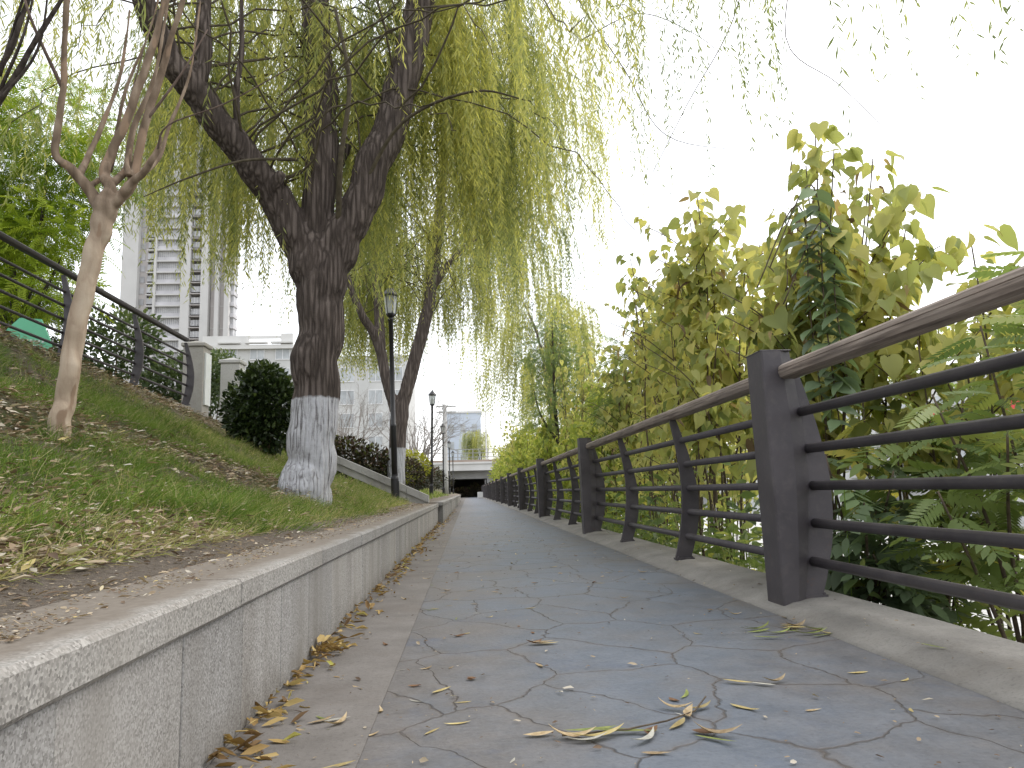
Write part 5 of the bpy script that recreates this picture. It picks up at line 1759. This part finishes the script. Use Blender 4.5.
bush('leafy_bush', 'brown and dark shrub growth in the shade under the bridge', (-.2, 78, 0), [((-.5, 0, .5), (1.2, .8, .6)), ((.9, 0, .7), (.8, .8, .8))], 1100, .16, M['red_hedge_leaf'], 58, .6)
blk = thing('concrete_block', 'small white concrete block at the far end of the path', 'block', (1.05, 66, 0)); m = MB(); m.box(-.24, .24, -.2, .2, 0, .52, bev=.03); m.build('body', M['bridge_white'], blk)
q = thing('pale_building', 'pale blue-grey building beyond the bridge', 'building', (-4.4, 150, 2))
m = MB(); m.box(0, 7.2, 0, 12, 0, 14.2); m.build('wall', M['blue_pale'], q)
m = MB(); m.box(-.2, 7.4, -.2, 12.2, 14.21, 14.6); m.build('roof', M['pale_wall'], q)
for x in (1.3, 3.6, 5.9):
    for z in (1, 4, 7, 10.5):
        mm = MB(); mm.box(x - .5, x + .5, -.08, -.004, z, z + 1.5); mm.build('window', M['pane'], q)
fw = dup(bpy.data.objects['willow_tree.002'], (1.6, 92, 1.4), 2.2, .72, 'small distant willow standing beyond the bridge')
sp_ = thing('light_pole', 'thin white light pole on the bridge', 'pole', (1.95, 77, 3.4)); m = MB(); m.lathe([(.09, 0), (.06, 5.4)], 8); m.build('shaft', M['bridge_white'], sp_); m = MB(); m.tube([(0, 0, 5.4), (-.3, 0, 5.6), (-.9, 0, 5.65)], .04, 6); m.build('arm', M['bridge_white'], sp_)

# far bank of the river
fb = thing('river_wall', 'pale far river wall with a white balustrade seen through the shrubs', 'wall', (45.4, 60, -3))
m = MB(); m.box(0, .6, -140, 120, 0, 4.6); m.build('wall', M['pale_wall'], fb)
m = MB(); m.box(.1, .4, -140, 120, 5.3, 5.45); m.build('top_rail', M['white_wall'], fb)
m = MB()
for yv_ in np.arange(-60, 60, 1.2):
    m.box(.15, .35, yv_, yv_ + .25, 4.6, 5.3)
o = m.build('balusters', M['white_wall'], fb); o['kind'] = 'stuff'
for i, (y, L, hgt, mat) in enumerate(((40, 26, 9, 'white_wall'), (68, 30, 11, 'pale_wall'), (100, 34, 13, 'white_wall'))):
    q = thing('shop_building', ['white two-storey building across the river at the right', 'pale building with red shop boards across the river', 'white building across the river farther along'][i], 'building', (56, y, 1.2))
    m = MB(); m.box(0, 12, 0, L, 0, hgt); m.build('wall', M[mat], q)
    for yy_ in np.arange(2, L - 2, 3.6):
        for z in np.arange(1, hgt - 2.4, 3.3):
            mm = MB(); mm.box(-.08, -.004, yy_, yy_ + 1.9, z, z + 1.6); mm.build('window', M['pane'], q)
    for yy_ in (4, 13):
        mm = MB(); mm.box(-.5, -.09, yy_, yy_ + 5, 6.3, 7.2); mm.build('shop_board', M['red_sign'], q)

# ------------------------------------------------------------------ light, sky, camera
w = bpy.data.worlds.new('World'); bpy.context.scene.world = w; w.use_nodes = True
nt_ = w.node_tree; nt_.nodes.clear()
sky = nt_.nodes.new('ShaderNodeTexSky'); sky.sky_type = 'NISHITA'; sky.sun_disc = False
sky.sun_elevation = R(48); sky.sun_rotation = R(60); sky.dust_density = 4; sky.air_density = 1.
bg = nt_.nodes.new('ShaderNodeBackground'); bg.inputs['Strength'].default_value = .07
cl = nt_.nodes.new('ShaderNodeBackground'); cl.inputs['Color'].default_value = (.975, .985, 1., 1); cl.inputs['Strength'].default_value = 1.56
add = nt_.nodes.new('ShaderNodeAddShader'); out = nt_.nodes.new('ShaderNodeOutputWorld')
nt_.links.new(sky.outputs[0], bg.inputs['Color']); nt_.links.new(bg.outputs[0], add.inputs[0]); nt_.links.new(cl.outputs[0], add.inputs[1]); nt_.links.new(add.outputs[0], out.inputs[0])
sun = bpy.data.lights.new('sun', 'SUN'); sun.energy = .9; sun.angle = R(25); sun.color = (1, .96, .9)
so = bpy.data.objects.new('sun', sun); C.objects.link(so)
az_, el_ = R(60), R(48)
dirv = Vector((math.sin(az_) * math.cos(el_), math.cos(az_) * math.cos(el_), math.sin(el_)))
so.rotation_euler = dirv.to_track_quat('Z', 'Y').to_euler()

cam = bpy.data.cameras.new('camera'); cam.sensor_width = 36; cam.lens = 36 * 750 / 1024; cam.clip_start = .05; cam.clip_end = 5000
co = bpy.data.objects.new('camera', cam); C.objects.link(co)
co.matrix_world = Matrix.Translation((0, 0, .55)) @ Matrix.Rotation(R(-3.53), 4, 'Z') @ Matrix.Rotation(R(98.1), 4, 'X') @ Matrix.Rotation(R(-1.5), 4, 'Z')
sc = bpy.context.scene
sc.camera = co
sc.view_settings.view_transform = 'Standard'; sc.view_settings.look = 'None'; sc.view_settings.exposure = 0; sc.view_settings.gamma = 1
sc.cycles.max_bounces = 8; sc.cycles.diffuse_bounces = 6; sc.cycles.transparent_max_bounces = 8
sc.cycles.use_denoising = True
